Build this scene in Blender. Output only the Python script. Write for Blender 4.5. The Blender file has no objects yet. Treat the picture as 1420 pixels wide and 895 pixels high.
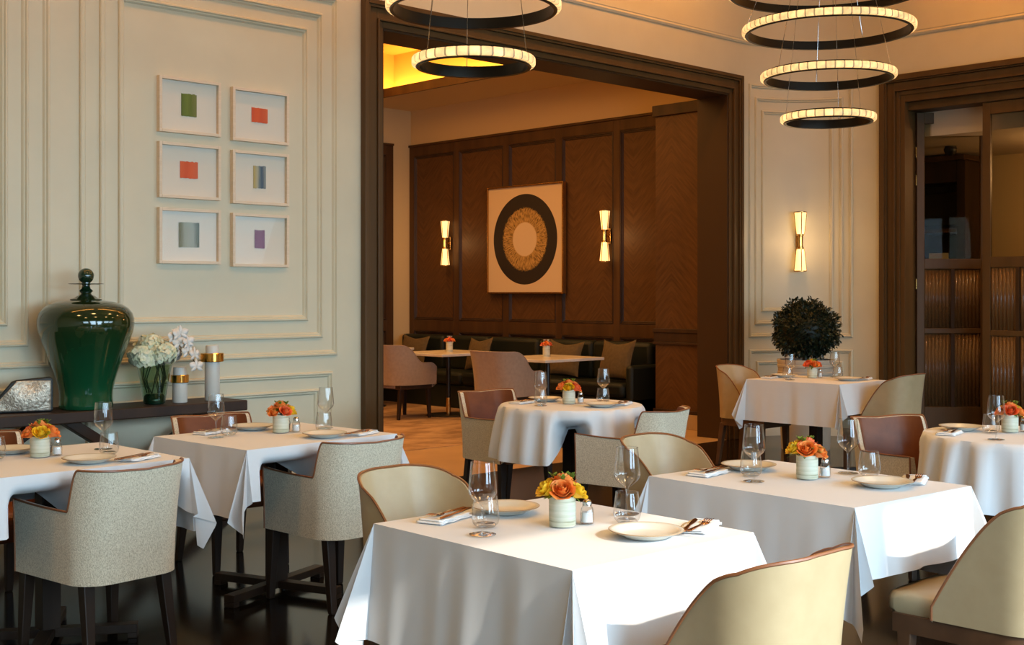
import bpy, bmesh, math, random
import numpy as np
from mathutils import Vector, Matrix
PI = math.pi
S = bpy.context.scene
COL = S.collection
R = math.radians

# ------------------------------------------------------------------ mesh builder
class MB:
    def __init__(self):
        self.v = []; self.f = []
    def add(self, vs, fs):
        n = len(self.v)
        self.v += [tuple(p) for p in vs]
        self.f += [tuple(i + n for i in f) for f in fs]
        return self
    def box(self, x0, x1, y0, y1, z0, z1):
        vs = [(x, y, z) for z in (z0, z1) for y in (y0, y1) for x in (x0, x1)]
        return self.add(vs, [(0, 2, 3, 1), (4, 5, 7, 6), (0, 1, 5, 4), (2, 6, 7, 3), (0, 4, 6, 2), (1, 3, 7, 5)])
    def grid(self, P, closed_u=False, closed_v=False, flip=False):
        nu = len(P); nv = len(P[0]); vs = [p for row in P for p in row]; fs = []
        for i in range(nu if closed_u else nu - 1):
            for j in range(nv if closed_v else nv - 1):
                a = i * nv + j; b = ((i + 1) % nu) * nv + j
                c = ((i + 1) % nu) * nv + (j + 1) % nv; d = i * nv + (j + 1) % nv
                fs.append((d, c, b, a) if flip else (a, b, c, d))
        return self.add(vs, fs)
    def lathe(self, prof, n=32, c=(0, 0, 0), cap0=False, cap1=False):
        rows = []
        for r, z in prof:
            rows.append([(c[0] + r * math.cos(2 * PI * k / n), c[1] + r * math.sin(2 * PI * k / n), c[2] + z) for k in range(n)])
        base = len(self.v)
        self.grid(rows, closed_v=True, flip=True)
        if cap0: self.f.append(tuple(base + k for k in range(n))[::-1])
        if cap1: self.f.append(tuple(base + (len(prof) - 1) * n + k for k in range(n)))
        return self
    def tube(self, pts, r, n=8, caps=True, closed=False):
        pts = [Vector(p) for p in pts]; rows = []; m = len(pts)
        rr = r if isinstance(r, (list, tuple)) else [r] * m
        up = None
        for i in range(m):
            if closed: t = pts[(i + 1) % m] - pts[i - 1]
            else: t = pts[min(i + 1, m - 1)] - pts[max(i - 1, 0)]
            t.normalize()
            if up is None:
                up = Vector((0, 0, 1)) if abs(t.z) < .9 else Vector((1, 0, 0))
            a = t.cross(up)
            if a.length < 1e-6: a = t.orthogonal()
            a.normalize(); b = a.cross(t); b.normalize(); up = b
            rows.append([tuple(pts[i] + a * rr[i] * math.cos(2 * PI * k / n) + b * rr[i] * math.sin(2 * PI * k / n)) for k in range(n)])
        base = len(self.v)
        self.grid(rows, closed_u=closed, closed_v=True)
        if caps and not closed:
            self.f.append(tuple(base + k for k in range(n)))
            self.f.append(tuple(base + (m - 1) * n + k for k in range(n))[::-1])
        return self
    def prism(self, poly, z0, z1):
        n = len(poly); b = len(self.v)
        self.v += [(p[0], p[1], z0) for p in poly] + [(p[0], p[1], z1) for p in poly]
        self.f.append(tuple(b + i for i in range(n))[::-1]); self.f.append(tuple(b + n + i for i in range(n)))
        for i in range(n):
            j = (i + 1) % n; self.f.append((b + i, b + j, b + n + j, b + n + i))
        return self
    def xf(self, fn):
        self.v = [tuple(fn(*p)) for p in self.v]; return self
    def build(self, name, mat, parent=None, smooth=True, bevel=0, sub=0, solid=0, angle=35, fix=True, weld=0):
        me = bpy.data.meshes.new(name)
        me.from_pydata(self.v, [], self.f); me.update()
        if fix:
            bm = bmesh.new(); bm.from_mesh(me)
            if weld: bmesh.ops.remove_doubles(bm, verts=bm.verts, dist=weld)
            bmesh.ops.recalc_face_normals(bm, faces=bm.faces); bm.to_mesh(me); bm.free()
        if smooth:
            me.polygons.foreach_set('use_smooth', [True] * len(me.polygons))
            me.set_sharp_from_angle(angle=R(angle))
        o = bpy.data.objects.new(name, me); COL.objects.link(o)
        me.materials.append(mat)
        if bevel:
            m = o.modifiers.new('bevel', 'BEVEL'); m.width = bevel; m.segments = 2; m.limit_method = 'ANGLE'; m.angle_limit = R(40)
        if solid:
            m = o.modifiers.new('solid', 'SOLIDIFY'); m.thickness = solid; m.offset = 1
        if sub:
            m = o.modifiers.new('sub', 'SUBSURF'); m.levels = sub; m.render_levels = sub
        if parent: o.parent = parent
        return o

def tag(o, label, cat, group=None):
    o['label'] = label; o['category'] = cat
    if group: o['group'] = group
    return o
def thing(name, label, cat, loc=(0, 0, 0), rz=0, group=None):
    o = bpy.data.objects.new(name, None); COL.objects.link(o)
    o.empty_display_size = .05
    o.location = loc; o.rotation_euler = (0, 0, rz)
    return tag(o, label, cat, group)
def struct(o):
    o['kind'] = 'structure'; return o
def dup(root, loc, rz, label, group=None, scale=None):
    r = root.copy(); COL.objects.link(r); r.location = loc; r.rotation_euler = (0, 0, rz)
    r['label'] = label
    if group: r['group'] = group
    if scale: r.scale = scale
    for ch in list(root.children):
        c = ch.copy(); COL.objects.link(c); c.parent = r
        for g in list(ch.children):
            d = g.copy(); COL.objects.link(d); d.parent = c
    return r

# ------------------------------------------------------------------ materials
def mat(name, col, rough=.5, metal=0, spec=.5, coat=0, emit=None, estr=0, sheen=0):
    m = bpy.data.materials.new(name); m.use_nodes = True
    b = m.node_tree.nodes['Principled BSDF']
    b.inputs['Base Color'].default_value = (*col, 1)
    b.inputs['Roughness'].default_value = rough; b.inputs['Metallic'].default_value = metal
    b.inputs['Specular IOR Level'].default_value = spec
    b.inputs['Coat Weight'].default_value = coat; b.inputs['Coat Roughness'].default_value = .08
    b.inputs['Sheen Weight'].default_value = sheen
    if emit:
        b.inputs['Emission Color'].default_value = (*emit, 1); b.inputs['Emission Strength'].default_value = estr
    return m
def nn(m, t, **kw):
    n = m.node_tree.nodes.new(t)
    for k, v in kw.items():
        if k in n.inputs: n.inputs[k].default_value = v
        else: setattr(n, k, v)
    return n
def lk(m, a, b): m.node_tree.links.new(a, b)
def bsdf(m): return m.node_tree.nodes['Principled BSDF']
def ramp(m, fac, stops):
    r = nn(m, 'ShaderNodeValToRGB'); e = r.color_ramp.elements
    while len(e) < len(stops): e.new(.5)
    for x, (p, c) in zip(e, stops): x.position = p; x.color = (*c, 1)
    lk(m, fac, r.inputs['Fac']); return r.outputs['Color']
def coords(m, scale=(1, 1, 1), rot=(0, 0, 0), kind='Object'):
    t = nn(m, 'ShaderNodeTexCoord'); mp = nn(m, 'ShaderNodeMapping')
    mp.inputs['Scale'].default_value = scale; mp.inputs['Rotation'].default_value = rot
    lk(m, t.outputs[kind], mp.inputs['Vector']); return mp.outputs['Vector']
def noise(m, vec, scale, detail=4, rough=.55):
    n = nn(m, 'ShaderNodeTexNoise'); n.inputs['Scale'].default_value = scale
    n.inputs['Detail'].default_value = detail; n.inputs['Roughness'].default_value = rough
    if vec is not None: lk(m, vec, n.inputs['Vector'])
    return n.outputs['Fac']
def bump(m, h, strength=.2, dist=.01):
    b = nn(m, 'ShaderNodeBump'); b.inputs['Strength'].default_value = strength; b.inputs['Distance'].default_value = dist
    lk(m, h, b.inputs['Height']); lk(m, b.outputs['Normal'], bsdf(m).inputs['Normal'])
def noisy(name, c0, c1, scale, rough=.5, bs=0, bd=.01, stretch=(1, 1, 1), detail=4, lo=.35, hi=.65, **kw):
    m = mat(name, c0, rough, **kw); v = coords(m, stretch); f = noise(m, v, scale, detail)
    lk(m, ramp(m, f, [(lo, c0), (hi, c1)]), bsdf(m).inputs['Base Color'])
    if bs: bump(m, f, bs, bd)
    return m
def mathn(m, op, a, b=None):
    n = nn(m, 'ShaderNodeMath'); n.operation = op
    for i, x in enumerate((a, b)):
        if x is None: continue
        if isinstance(x, (int, float)): n.inputs[i].default_value = x
        else: lk(m, x, n.inputs[i])
    return n.outputs[0]
def glass(name, tint=(.97, .98, .98), ior=1.35, rough=0.0, refl=.8):
    """thin glass: a clear sheet with a fresnel reflection"""
    m = bpy.data.materials.new(name); m.use_nodes = True; nt = m.node_tree; nt.nodes.clear()
    o = nn(m, 'ShaderNodeOutputMaterial'); mx = nn(m, 'ShaderNodeMixShader')
    t = nn(m, 'ShaderNodeBsdfTransparent'); t.inputs['Color'].default_value = (*tint, 1)
    g = nn(m, 'ShaderNodeBsdfGlossy'); g.inputs['Roughness'].default_value = rough
    f = nn(m, 'ShaderNodeLayerWeight'); f.inputs['Blend'].default_value = .5
    fac = mathn(m, 'ADD', mathn(m, 'MULTIPLY', mathn(m, 'POWER', f.outputs['Facing'], 2.4), refl), (ior - 1) * .16)
    lk(m, fac, mx.inputs[0]); lk(m, t.outputs[0], mx.inputs[1]); lk(m, g.outputs[0], mx.inputs[2]); lk(m, mx.outputs[0], o.inputs[0])
    return m

M = {}
M['wall'] = noisy('cream_paint', (.635, .585, .43), (.665, .612, .45), 3, rough=.45)
M['ceiling'] = mat('ceiling_paint', (.62, .52, .38), .7)
M['bronze'] = noisy('dark_bronze_wood', (.082, .043, .014), (.108, .058, .020), 5, rough=.45, spec=.25, stretch=(1, 1, .08))
M['bronze_deep'] = mat('deep_brown_wood', (.045, .022, .008), .5, spec=.25)
M['plaster_back'] = mat('back_room_plaster', (.66, .49, .25), .7)
M['gold_plaster'] = mat('gold_ceiling_paint', (.75, .52, .16), .6)
M['floor'] = noisy('dark_floor', (.004, .0028, .002), (.009, .006, .004), 2.2, rough=.13, spec=.38, stretch=(1, 5, 1))
M['stone'] = noisy('tan_stone', (.40, .25, .12), (.48, .31, .16), 2.5, rough=.3, detail=8)
M['carpet'] = noisy('patterned_carpet', (.22, .125, .06), (.40, .255, .14), 3.0, rough=.95, stretch=(1, 1.4, 1), detail=12, lo=.38, hi=.62)
M['stone_base'] = noisy('pale_stone', (.38, .27, .16), (.44, .32, .2), 4, rough=.35)
def chevron(name, c0, c1, w):
    m = mat(name, c0, .5, spec=.3); t = nn(m, 'ShaderNodeTexCoord'); sp = nn(m, 'ShaderNodeSeparateXYZ'); lk(m, t.outputs['Object'], sp.inputs[0])
    ab = mathn(m, 'PINGPONG', mathn(m, 'ADD', sp.outputs['Y'], w * .5 + 20 * w), w)
    u = mathn(m, 'ADD', sp.outputs['Z'], ab); q = mathn(m, 'SUBTRACT', sp.outputs['Z'], ab)
    cb = nn(m, 'ShaderNodeCombineXYZ'); lk(m, mathn(m, 'MULTIPLY', u, 14.0), cb.inputs[0]); lk(m, mathn(m, 'MULTIPLY', q, 1.2), cb.inputs[1]); lk(m, sp.outputs['X'], cb.inputs[2])
    f = noise(m, cb.outputs[0], 2.4, 6, .6)
    lk(m, ramp(m, f, [(.3, c0), (.7, c1)]), bsdf(m).inputs['Base Color']); return m
M['veneer'] = chevron('chevron_walnut_veneer', (.058, .026, .009), (.115, .054, .019), .48)
M['walnut'] = noisy('walnut', (.055, .026, .010), (.082, .040, .015), 6, rough=.5, spec=.25, stretch=(1, 1, .1))
M['walnut_dark'] = noisy('dark_walnut', (.026, .013, .007), (.046, .023, .012), 7, rough=.5, spec=.3, stretch=(1, 1, .15))
M['legs'] = noisy('chair_leg_wood', (.015, .008, .005), (.03, .016, .009), 8, rough=.45, spec=.25, stretch=(1, 1, .1))
M['rail'] = noisy('brown_seat_rail', (.075, .032, .014), (.115, .05, .021), 8, rough=.4)
M['cloth'] = noisy('white_linen', (.70, .695, .70), (.735, .73, .735), 2.0, rough=.85, sheen=.1)
M['leather'] = noisy('cream_leather', (.44, .322, .178), (.47, .35, .198), 12, rough=.42, bs=.05, bd=.004)
M['tan_leather'] = noisy('cognac_leather', (.16, .047, .015), (.22, .068, .022), 9, rough=.42, spec=.3, bs=.05, bd=.004)
M['piping'] = mat('brown_piping', (.24, .085, .03), .4)
def woven():
    m = mat('woven_tweed', (.5, .45, .35), .9, sheen=.2); t = nn(m, 'ShaderNodeTexCoord')
    mp = nn(m, 'ShaderNodeMapping'); mp.inputs['Scale'].default_value = (1, 1, .55); lk(m, t.outputs['Object'], mp.inputs[0])
    v = nn(m, 'ShaderNodeTexVoronoi'); v.inputs['Scale'].default_value = 330; lk(m, mp.outputs[0], v.inputs['Vector'])
    f = noise(m, mp.outputs[0], 260, 3, .6)
    a = mathn(m, 'ADD', mathn(m, 'MULTIPLY', f, .75), mathn(m, 'MULTIPLY', v.outputs['Distance'], .35))
    lk(m, ramp(m, a, [(.34, (.42, .325, .22)), (.5, (.63, .52, .365)), (.66, (.79, .68, .51))]), bsdf(m).inputs['Base Color'])
    bump(m, a, .5, .004); return m
M['woven'] = woven()
M['taupe'] = noisy('taupe_upholstery', (.30, .21, .145), (.34, .245, .17), 30, rough=.85, sheen=.2)
M['green_bench'] = mat('dark_green_leather', (.008, .011, .007), .55, spec=.3)
M['cushion'] = noisy('olive_brown_cushion', (.085, .055, .02), (.11, .072, .028), 30, rough=.85)
M['marble'] = noisy('pale_marble', (.62, .55, .45), (.7, .63, .54), 6, rough=.25)
M['black'] = mat('black_metal', (.012, .011, .01), .4)
M['brass'] = mat('brass', (.62, .37, .12), .25, metal=1)
M['gold'] = mat('polished_gold', (.78, .42, .10), .12, metal=1)
M['copper'] = mat('copper_cutlery', (.42, .20, .10), .22, metal=1)
M['chrome'] = mat('steel', (.6, .6, .6), .18, metal=1)
M['glass'] = glass('clear_glass', (.965, .97, .97), 1.48, 0, 1.0)
M['pane'] = glass('window_pane', (.84, .80, .72), 1.015, 0, .035)
M['pic_glass'] = glass('picture_glazing', (.97, .97, .96), 1.025, 0, .12)
M['salt'] = mat('salt', (.82, .82, .82), .8)
M['pepper'] = mat('ground_pepper', (.09, .06, .045), .9)
def ceramic_stripe():
    m = mat('banded_ceramic', (.6, .6, .5), .4); v = coords(m, (1.5, 1.5, 22)); f = noise(m, v, 4, 4)
    lk(m, ramp(m, f, [(.34, (.36, .36, .24)), (.45, (.56, .57, .43)), (.62, (.66, .65, .53)), (.72, (.45, .40, .26))]), bsdf(m).inputs['Base Color']); return m
M['pot'] = ceramic_stripe()
M['plate'] = noisy('glazed_stoneware', (.66, .64, .56), (.71, .69, .61), 10, rough=.25)
M['plate_rim'] = mat('unglazed_rim', (.38, .26, .15), .5)
M['napkin'] = mat('white_napkin', (.80, .79, .78), .85)
M['rose_y'] = noisy('yellow_petal', (.90, .50, .008), (.93, .62, .03), 40, rough=.55)
M['rose_o'] = noisy('orange_petal', (.90, .19, .02), (.93, .34, .07), 40, rough=.55)
M['rose_r'] = noisy('coral_petal', (.80, .10, .02), (.90, .22, .07), 40, rough=.55)
M['leaf'] = noisy('rose_leaf', (.06, .14, .012), (.19, .30, .035), 30, rough=.5)
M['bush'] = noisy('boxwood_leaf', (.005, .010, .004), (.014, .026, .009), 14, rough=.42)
M['soil'] = mat('soil', (.02, .013, .008), .95)
M['planter'] = noisy('pale_planter', (.46, .40, .32), (.52, .46, .37), 5, rough=.5)
M['shade'] = mat('frosted_shade', (.8, .7, .5), .5, emit=(1, .58, .20), estr=1.5)
M['ring_metal'] = mat('dark_bronze_metal', (.02, .016, .011), .35, metal=.6)
def band_mat():
    m = mat('alabaster_light', (.30, .25, .18), .5); t = nn(m, 'ShaderNodeTexCoord'); sp = nn(m, 'ShaderNodeSeparateXYZ'); lk(m, t.outputs['UV'], sp.inputs[0])
    fr = mathn(m, 'PINGPONG', sp.outputs['X'], .5); edge = mathn(m, 'GREATER_THAN', fr, .08)
    wn = nn(m, 'ShaderNodeTexWhiteNoise'); wn.noise_dimensions = '1D'; lk(m, mathn(m, 'FLOOR', sp.outputs['X']), wn.inputs['W'])
    f = noise(m, coords(m), 16, 4)
    e = mathn(m, 'MULTIPLY', mathn(m, 'ADD', mathn(m, 'MULTIPLY', edge, .75), .25), mathn(m, 'ADD', mathn(m, 'MULTIPLY', f, 1.6), .1))
    e = mathn(m, 'MULTIPLY', e, mathn(m, 'ADD', mathn(m, 'MULTIPLY', wn.outputs['Value'], .5), 1.05))
    lk(m, mathn(m, 'MULTIPLY', e, 1.0), bsdf(m).inputs['Emission Strength'])
    bsdf(m).inputs['Emission Color'].default_value = (1, .60, .23, 1); return m
M['band'] = band_mat()
def jar_mat():
    m = mat('green_glaze', (.01, .07, .028), .08, coat=.6); t = nn(m, 'ShaderNodeTexCoord'); sp = nn(m, 'ShaderNodeSeparateXYZ'); lk(m, t.outputs['Object'], sp.inputs[0])
    f = noise(m, coords(m, (2, 2, 5)), 4, 5)
    a = mathn(m, 'ADD', sp.outputs['Z'], mathn(m, 'MULTIPLY', f, .12))
    lk(m, ramp(m, a, [(.0, (.006, .085, .033)), (.36, (.007, .055, .02)), (.62, (.013, .024, .005)), (.9, (.005, .03, .015))]), bsdf(m).inputs['Base Color']); return m
M['jar'] = jar_mat()
M['green_glass'] = glass('smoky_green_glass', (.55, .70, .55), 1.4)
M['green_glass_deep'] = mat('deep_green_glass', (.004, .03, .018), .08)
M['petal_white'] = noisy('white_petal', (.74, .72, .66), (.82, .80, .76), 30, rough=.6)
M['petal_green'] = noisy('pale_green_petal', (.62, .66, .42), (.76, .76, .58), 25, rough=.6)
M['stem'] = mat('dark_stem', (.025, .03, .012), .5)
M['white_ceramic'] = mat('white_ceramic', (.68, .66, .60), .4)
def silver():
    m = noisy('hammered_silver', (.42, .37, .29), (.75, .68, .56), 60, rough=.35, bs=.8, bd=.01, metal=.6); return m
M['silver'] = silver()
M['dark_edge'] = mat('dark_metal_edge', (.03, .03, .028), .35, metal=.5)
M['frame_wood'] = noisy('pale_oak', (.70, .58, .42), (.76, .64, .48), 14, rough=.5, stretch=(1, 1, 8))
M['mount'] = mat('white_mount', (.82, .77, .68), .7)
M['sheer'] = mat('white_sheer', (.8, .8, .8), .9)
M['card'] = mat('cream_card', (.62, .55, .32), .6)
# ================================================================== SETTING
# x runs along the cream wall, y towards it, z up; the camera stands at the origin
AY, AT = 7.335, .35           # cream wall plane and its thickness
DX = 11.17                    # wall with the glazed doors
CR = .95; CC = (DX - CR, AY - CR)   # quarter-round corner
CEIL = 4.9; BX = 11.0; CY = 13.5
OL, OR_, OT = 5.68, 10.05, 3.46     # clear opening

struct(MB().box(-2.6, DX + .3, -2.3, AY, -.12, 0).build('floor', M['floor'], smooth=False))
struct(MB().box(2.0, BX + .3, AY, 8.85, -.12, 0).build('floor_stone_border', M['stone'], smooth=False))
struct(MB().box(2.0, BX + .3, 8.85, CY + .3, -.12, .004).build('floor_carpet', M['carpet'], smooth=False))
struct(MB().box(-2.6, DX + .3, -2.3, AY + .1, CEIL, CEIL + .1).build('ceiling', M['ceiling'], smooth=False))
w = MB().box(-2.6, OL, AY, AY + AT, 0, CEIL).box(OL, OR_, AY, AY + AT, OT, CEIL).box(OR_, DX + .3, AY, AY + AT, 0, CEIL)
wall_n = struct(w.build('wall_north', M['wall'], smooth=False))
# curved corner
seg = 40
rows = [[(CC[0] + CR * math.sin(a), CC[1] + CR * math.cos(a), z) for z in (0, CEIL)] for a in [PI / 2 * i / seg for i in range(seg + 1)]]
wall_c = struct(MB().grid(rows).build('wall_corner', M['wall'], fix=False, solid=0))
# wall with doors
DY0, DY1, DT = 3.9, 6.10, 3.42
w = MB().box(DX, DX + .3, DY1, AY, 0, CEIL).box(DX, DX + .3, DY0, DY1, DT, CEIL).box(DX, DX + .3, -2.3, DY0, 0, CEIL)
wall_e = struct(w.build('wall_east', M['wall'], smooth=False))
struct(MB().box(-2.6, -2.5, -2.3, AY, 0, CEIL).build('wall_west', M['wall'], smooth=False))
# wall of windows behind the camera: unseen openings let in sun, sized to shape its patches
WY = -2.0
WIN = [(1.1, 3.08, .35, 3.13), (3.61, 4.9, .35, 2.89)]
w = MB(); xs = -2.5
for a, b, z0, z1 in WIN:
    w.box(xs, a, WY - .25, WY, 0, CEIL); w.box(a, b, WY - .25, WY, 0, z0); w.box(a, b, WY - .25, WY, z1, CEIL); xs = b
w.box(xs, DX, WY - .25, WY, 0, CEIL)
struct(w.build('wall_south', M['wall'], smooth=False))

# ---- mouldings: an ogee swept round a rectangle, on any surface given by fn(u, v, depth)
PROF = [(0, 0), (.0, .014), (.006, .022), (.015, .024), (.022, .012), (.030, .014), (.036, .008), (.040, 0)]
def mould(mb, fn, u0, u1, v0, v1, su=1.0, nu=1, k=1.0):
    """su: metres per unit of u"""
    path = [(u0 + (u1 - u0) * i / nu, v0, 1 / nu * i) for i in range(nu)] + [(u1, v0, 0)]
    path += [(u1 + (u0 - u1) * i / nu, v1, 0) for i in range(nu)][0:] + [(u0, v1, 0)]
    um, vm = (u0 + u1) / 2, (v0 + v1) / 2; hu, hv = (u1 - u0) / 2, (v1 - v0) / 2
    P = []
    for u, v, _ in path:
        row = []
        for off, h in PROF:
            off *= k; h *= k
            uu = um + (u - um) * (hu - off / su) / hu; vv = vm + (v - vm) * (hv - off) / hv
            row.append(fn(uu, vv, h))
        P.append(row)
    mb.grid(P, closed_u=True)
onA = lambda u, v, d: (u, AY - d, v)
onArc = lambda u, v, d: (CC[0] + (CR - d) * math.sin(R(u)), CC[1] + (CR - d) * math.cos(R(u)), v)
ARCM = CR * PI / 180
tr = 0
def trim(mb, m=None, name='trim', **kw):
    global tr; tr += 1
    return struct(mb.build('trim_%d' % tr, m or M['wall'], **kw))
for x0, x1, low in ((3.34, 5.28, 5.24), (1.20, 3.15, 3.11)):
    mb = MB()
    for i, k in enumerate((0, .13, .255)):
        mould(mb, onA, x0 + k, x1 - k, 1.005 + k, 3.60 - k)
    trim(mb)
    mb = MB(); mould(mb, onA, x0 + .04, low, .16, .89); mould(mb, onA, x0 + .16, low - .12, .28, .77); trim(mb)
mb = MB()
for i, (a, b) in enumerate(((9, 77), (14, 71), (19, 65))):
    k = i * .13; mould(mb, onArc, a, b, 1.01 + k, 3.585 - k, ARCM, 24)
trim(mb)
mb = MB(); mould(mb, onArc, 9, 77, .16, .885, ARCM, 24); mould(mb, onArc, 15, 71, .28, .765, ARCM, 24); trim(mb)
# picture rail line high on the walls, running round the curved corner
pts = [(-2.5, AY - .0), (CC[0], AY)] + [(CC[0] + CR * math.sin(R(a)), CC[1] + CR * math.cos(R(a))) for a in range(3, 90, 3)] + [(DX, CC[1]), (DX, -2.0)]
def run_profile(mb, pts, z, prof):
    P = []
    for i, p in enumerate(pts):
        a = Vector(pts[max(i - 1, 0)]); b = Vector(pts[min(i + 1, len(pts) - 1)]); t = (b - a).normalized(); n = Vector((t.y, -t.x))
        P.append([(p[0] + n.x * h, p[1] + n.y * h, z + o) for o, h in prof])
    mb.grid(P)
mb = MB(); run_profile(mb, pts, 4.0, [(-.02, 0), (-.018, .012), (0, .022), (.018, .014), (.026, .02), (.03, 0)]); trim(mb)

# ---- skirting along the cream wall, curved corner
def skirt(name, pts, h=.12, t=.018, m=None):
    mb = MB(); run_profile(mb, pts, 0, [(0, 0), (0, t), (h - .02, t), (h - .008, t * .6), (h, .004), (h, 0)])
    return struct(mb.build(name, m or M['wall']))
skirt('baseboard_north', [(-2.5, AY), (5.5, AY)])
skirt('baseboard_corner', [(10.24, AY)] + [(CC[0] + CR * math.sin(R(a)), CC[1] + CR * math.cos(R(a))) for a in range(3, 84, 3)])

# ---- dark architrave round the wide opening: stepped profile on the wall, lined reveal
def portal(name, fn, a0, a1, top, width, depth, steps, m):
    """a0..a1 clear width, steps: list of (inset from clear edge start, end, projection)"""
    mb = MB()
    for s0, s1, pr in steps:
        for (u0, u1, z0, z1) in ((a0 - s1, a0 - s0, 0, top + s1), (a1 + s0, a1 + s1, 0, top + s1), (a0 - s0, a1 + s0, top + s0, top + s1)):
            c = [fn(u, v, d) for u in (u0, u1) for v in (z0, z1) for d in (-.02, pr)]
            lo = [min(p[i] for p in c) for i in range(3)]; hi = [max(p[i] for p in c) for i in range(3)]
            mb.box(lo[0], hi[0], lo[1], hi[1], lo[2], hi[2])
    return struct(mb.build(name, m, smooth=False, bevel=.004))
portal('trim_opening', onA, OL, OR_, OT, .18, .05, [(-.012, .035, .018), (.035, .05, .045), (.05, .125, .028), (.125, .145, .05), (.145, .18, .06)], M['bronze'])
mb = MB()
mb.box(OL - .01, OL + .03, AY - .005, AY + AT + .02, 0, OT).box(OR_ - .03, OR_ + .01, AY - .005, AY + AT + .02, 0, OT).box(OL + .03, OR_ - .03, AY - .005, AY + AT + .02, OT - .03, OT + .01)
struct(mb.build('trim_reveal', M['bronze_deep'], smooth=False, bevel=.004))

# ================================================================== BACK ROOM
onB = lambda y, z, d: (BX - d, y, z)
struct(MB().box(BX, BX + .2, AY + AT, CY + .2, 0, 4.8).build('wall_alcove_east', M['plaster_back'], smooth=False))
struct(MB().box(2.0, BX + .2, CY, CY + .2, 0, 4.8).build('wall_alcove_north', M['plaster_back'], smooth=False))
struct(MB().box(2.0, 2.1, AY + AT, CY, 0, 4.8).build('wall_alcove_west', M['plaster_back'], smooth=False))
struct(MB().box(2.0, OL, AY + AT, AY + AT + .02, 0, 4.8).box(OL, OR_, AY + AT, AY + AT + .02, OT + .02, 4.8).box(OR_, BX, AY + AT, AY + AT + .02, 0, 4.8).build('wall_alcove_south', M['plaster_back'], smooth=False))
# soffit with a lit tray
SZ = 4.03; TX = 9.98
struct(MB().box(TX, BX, AY + AT, CY, SZ, SZ + .08).box(2.1, 3.2, AY + AT, CY, SZ, SZ + .08).box(3.2, TX, AY + AT, AY + AT + .3, SZ, SZ + .08).box(3.2, TX, CY - .7, CY, SZ, SZ + .08).build('ceiling_soffit', M['plaster_back'], smooth=False))
struct(MB().box(3.0, TX + .2, AY + AT, CY, 4.62, 4.7).box(TX + .2, TX + .25, AY + AT, CY, SZ + .08, 4.62).box(3.0, TX + .2, CY - .65, CY - .6, SZ + .08, 4.62).build('ceiling_tray', M['gold_plaster'], smooth=False))
struct(MB().box(TX - .03, TX, AY + AT + .3, CY - .7, SZ - .005, SZ + .11).box(3.2, TX - .03, CY - .73, CY - .70, SZ - .005, SZ + .11).build('trim_tray_edge', M['walnut'], smooth=False))
# walnut panelling
PT = 3.51
def panelling(name, fn, stiles, sw, zs, d0=.035, side=None):
    """stiles: centres; zs: list of (z0,z1) panel openings between rails"""
    mb = MB()
    def bx(u0, u1, z0, z1, da, db):
        c = [fn(u0, z0, da), fn(u1, z1, db)]
        lo = [min(p[i] for p in c) for i in range(3)]; hi = [max(p[i] for p in c) for i in range(3)]
        mb.box(lo[0], hi[0], lo[1], hi[1], lo[2], hi[2])
    u0, u1 = stiles[0], stiles[-1]
    for s in stiles: bx(s - sw / 2, s + sw / 2, 0, PT, 0, d0)
    z = 0
    for a, b in zs + [(PT, PT)]:
        for i in range(len(stiles) - 1): bx(stiles[i] + sw / 2, stiles[i + 1] - sw / 2, z, a, 0, d0)
        z = b
    bx(u0 - sw / 2, u1 + sw / 2, PT, PT + .03, 0, d0 + .02)
    o = struct(mb.build(name, M['walnut'], smooth=False, bevel=.003))
    mm = MB()
    for a, b in zs:
        for i in range(len(stiles) - 1):
            mould(mm, lambda u, v, d: fn(u, v, d + .008), stiles[i] + sw / 2 - .002, stiles[i + 1] - sw / 2 + .002, a - .002, b + .002, 1, 1, 1.15)
    mm.build('panel_moulding', M['walnut_dark'], o)
    for a, b in zs:
        for i in range(len(stiles) - 1):
            v = MB(); c = [fn(stiles[i] + sw / 2 - .02, a - .02, 0), fn(stiles[i + 1] - sw / 2 + .02, b + .02, .012)]
            cen = fn((stiles[i] + stiles[i + 1]) / 2, 0, 0)
            v.box(min(c[0][0], c[1][0]), max(c[0][0], c[1][0]), min(c[0][1], c[1][1]), max(c[0][1], c[1][1]), c[0][2], c[1][2])
            if side == 'x': v.xf(lambda x, y, z: (y - cen[1], -(x - cen[0]), z))
            else: v.xf(lambda x, y, z: (x - cen[0], y - cen[1], z))
            p = v.build('veneer_panel', M['veneer'], o, smooth=False); p.location = cen
            if side == 'x': p.rotation_euler = (0, 0, R(90))
    return o
panelling('wall_alcove_panelling', onB, [8.66, 9.62, 10.57, 11.52, 12.49, 13.44], .10, [(.16, .94), (1.09, 3.38)])
onC = lambda x, z, d: (x, CY - d, z)
panelling('wall_alcove_panelling_end', onC, [6.7, 7.62, 8.55, 9.48, 10.60], .12, [(.16, .94), (1.09, 3.38)], side='x')
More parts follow.
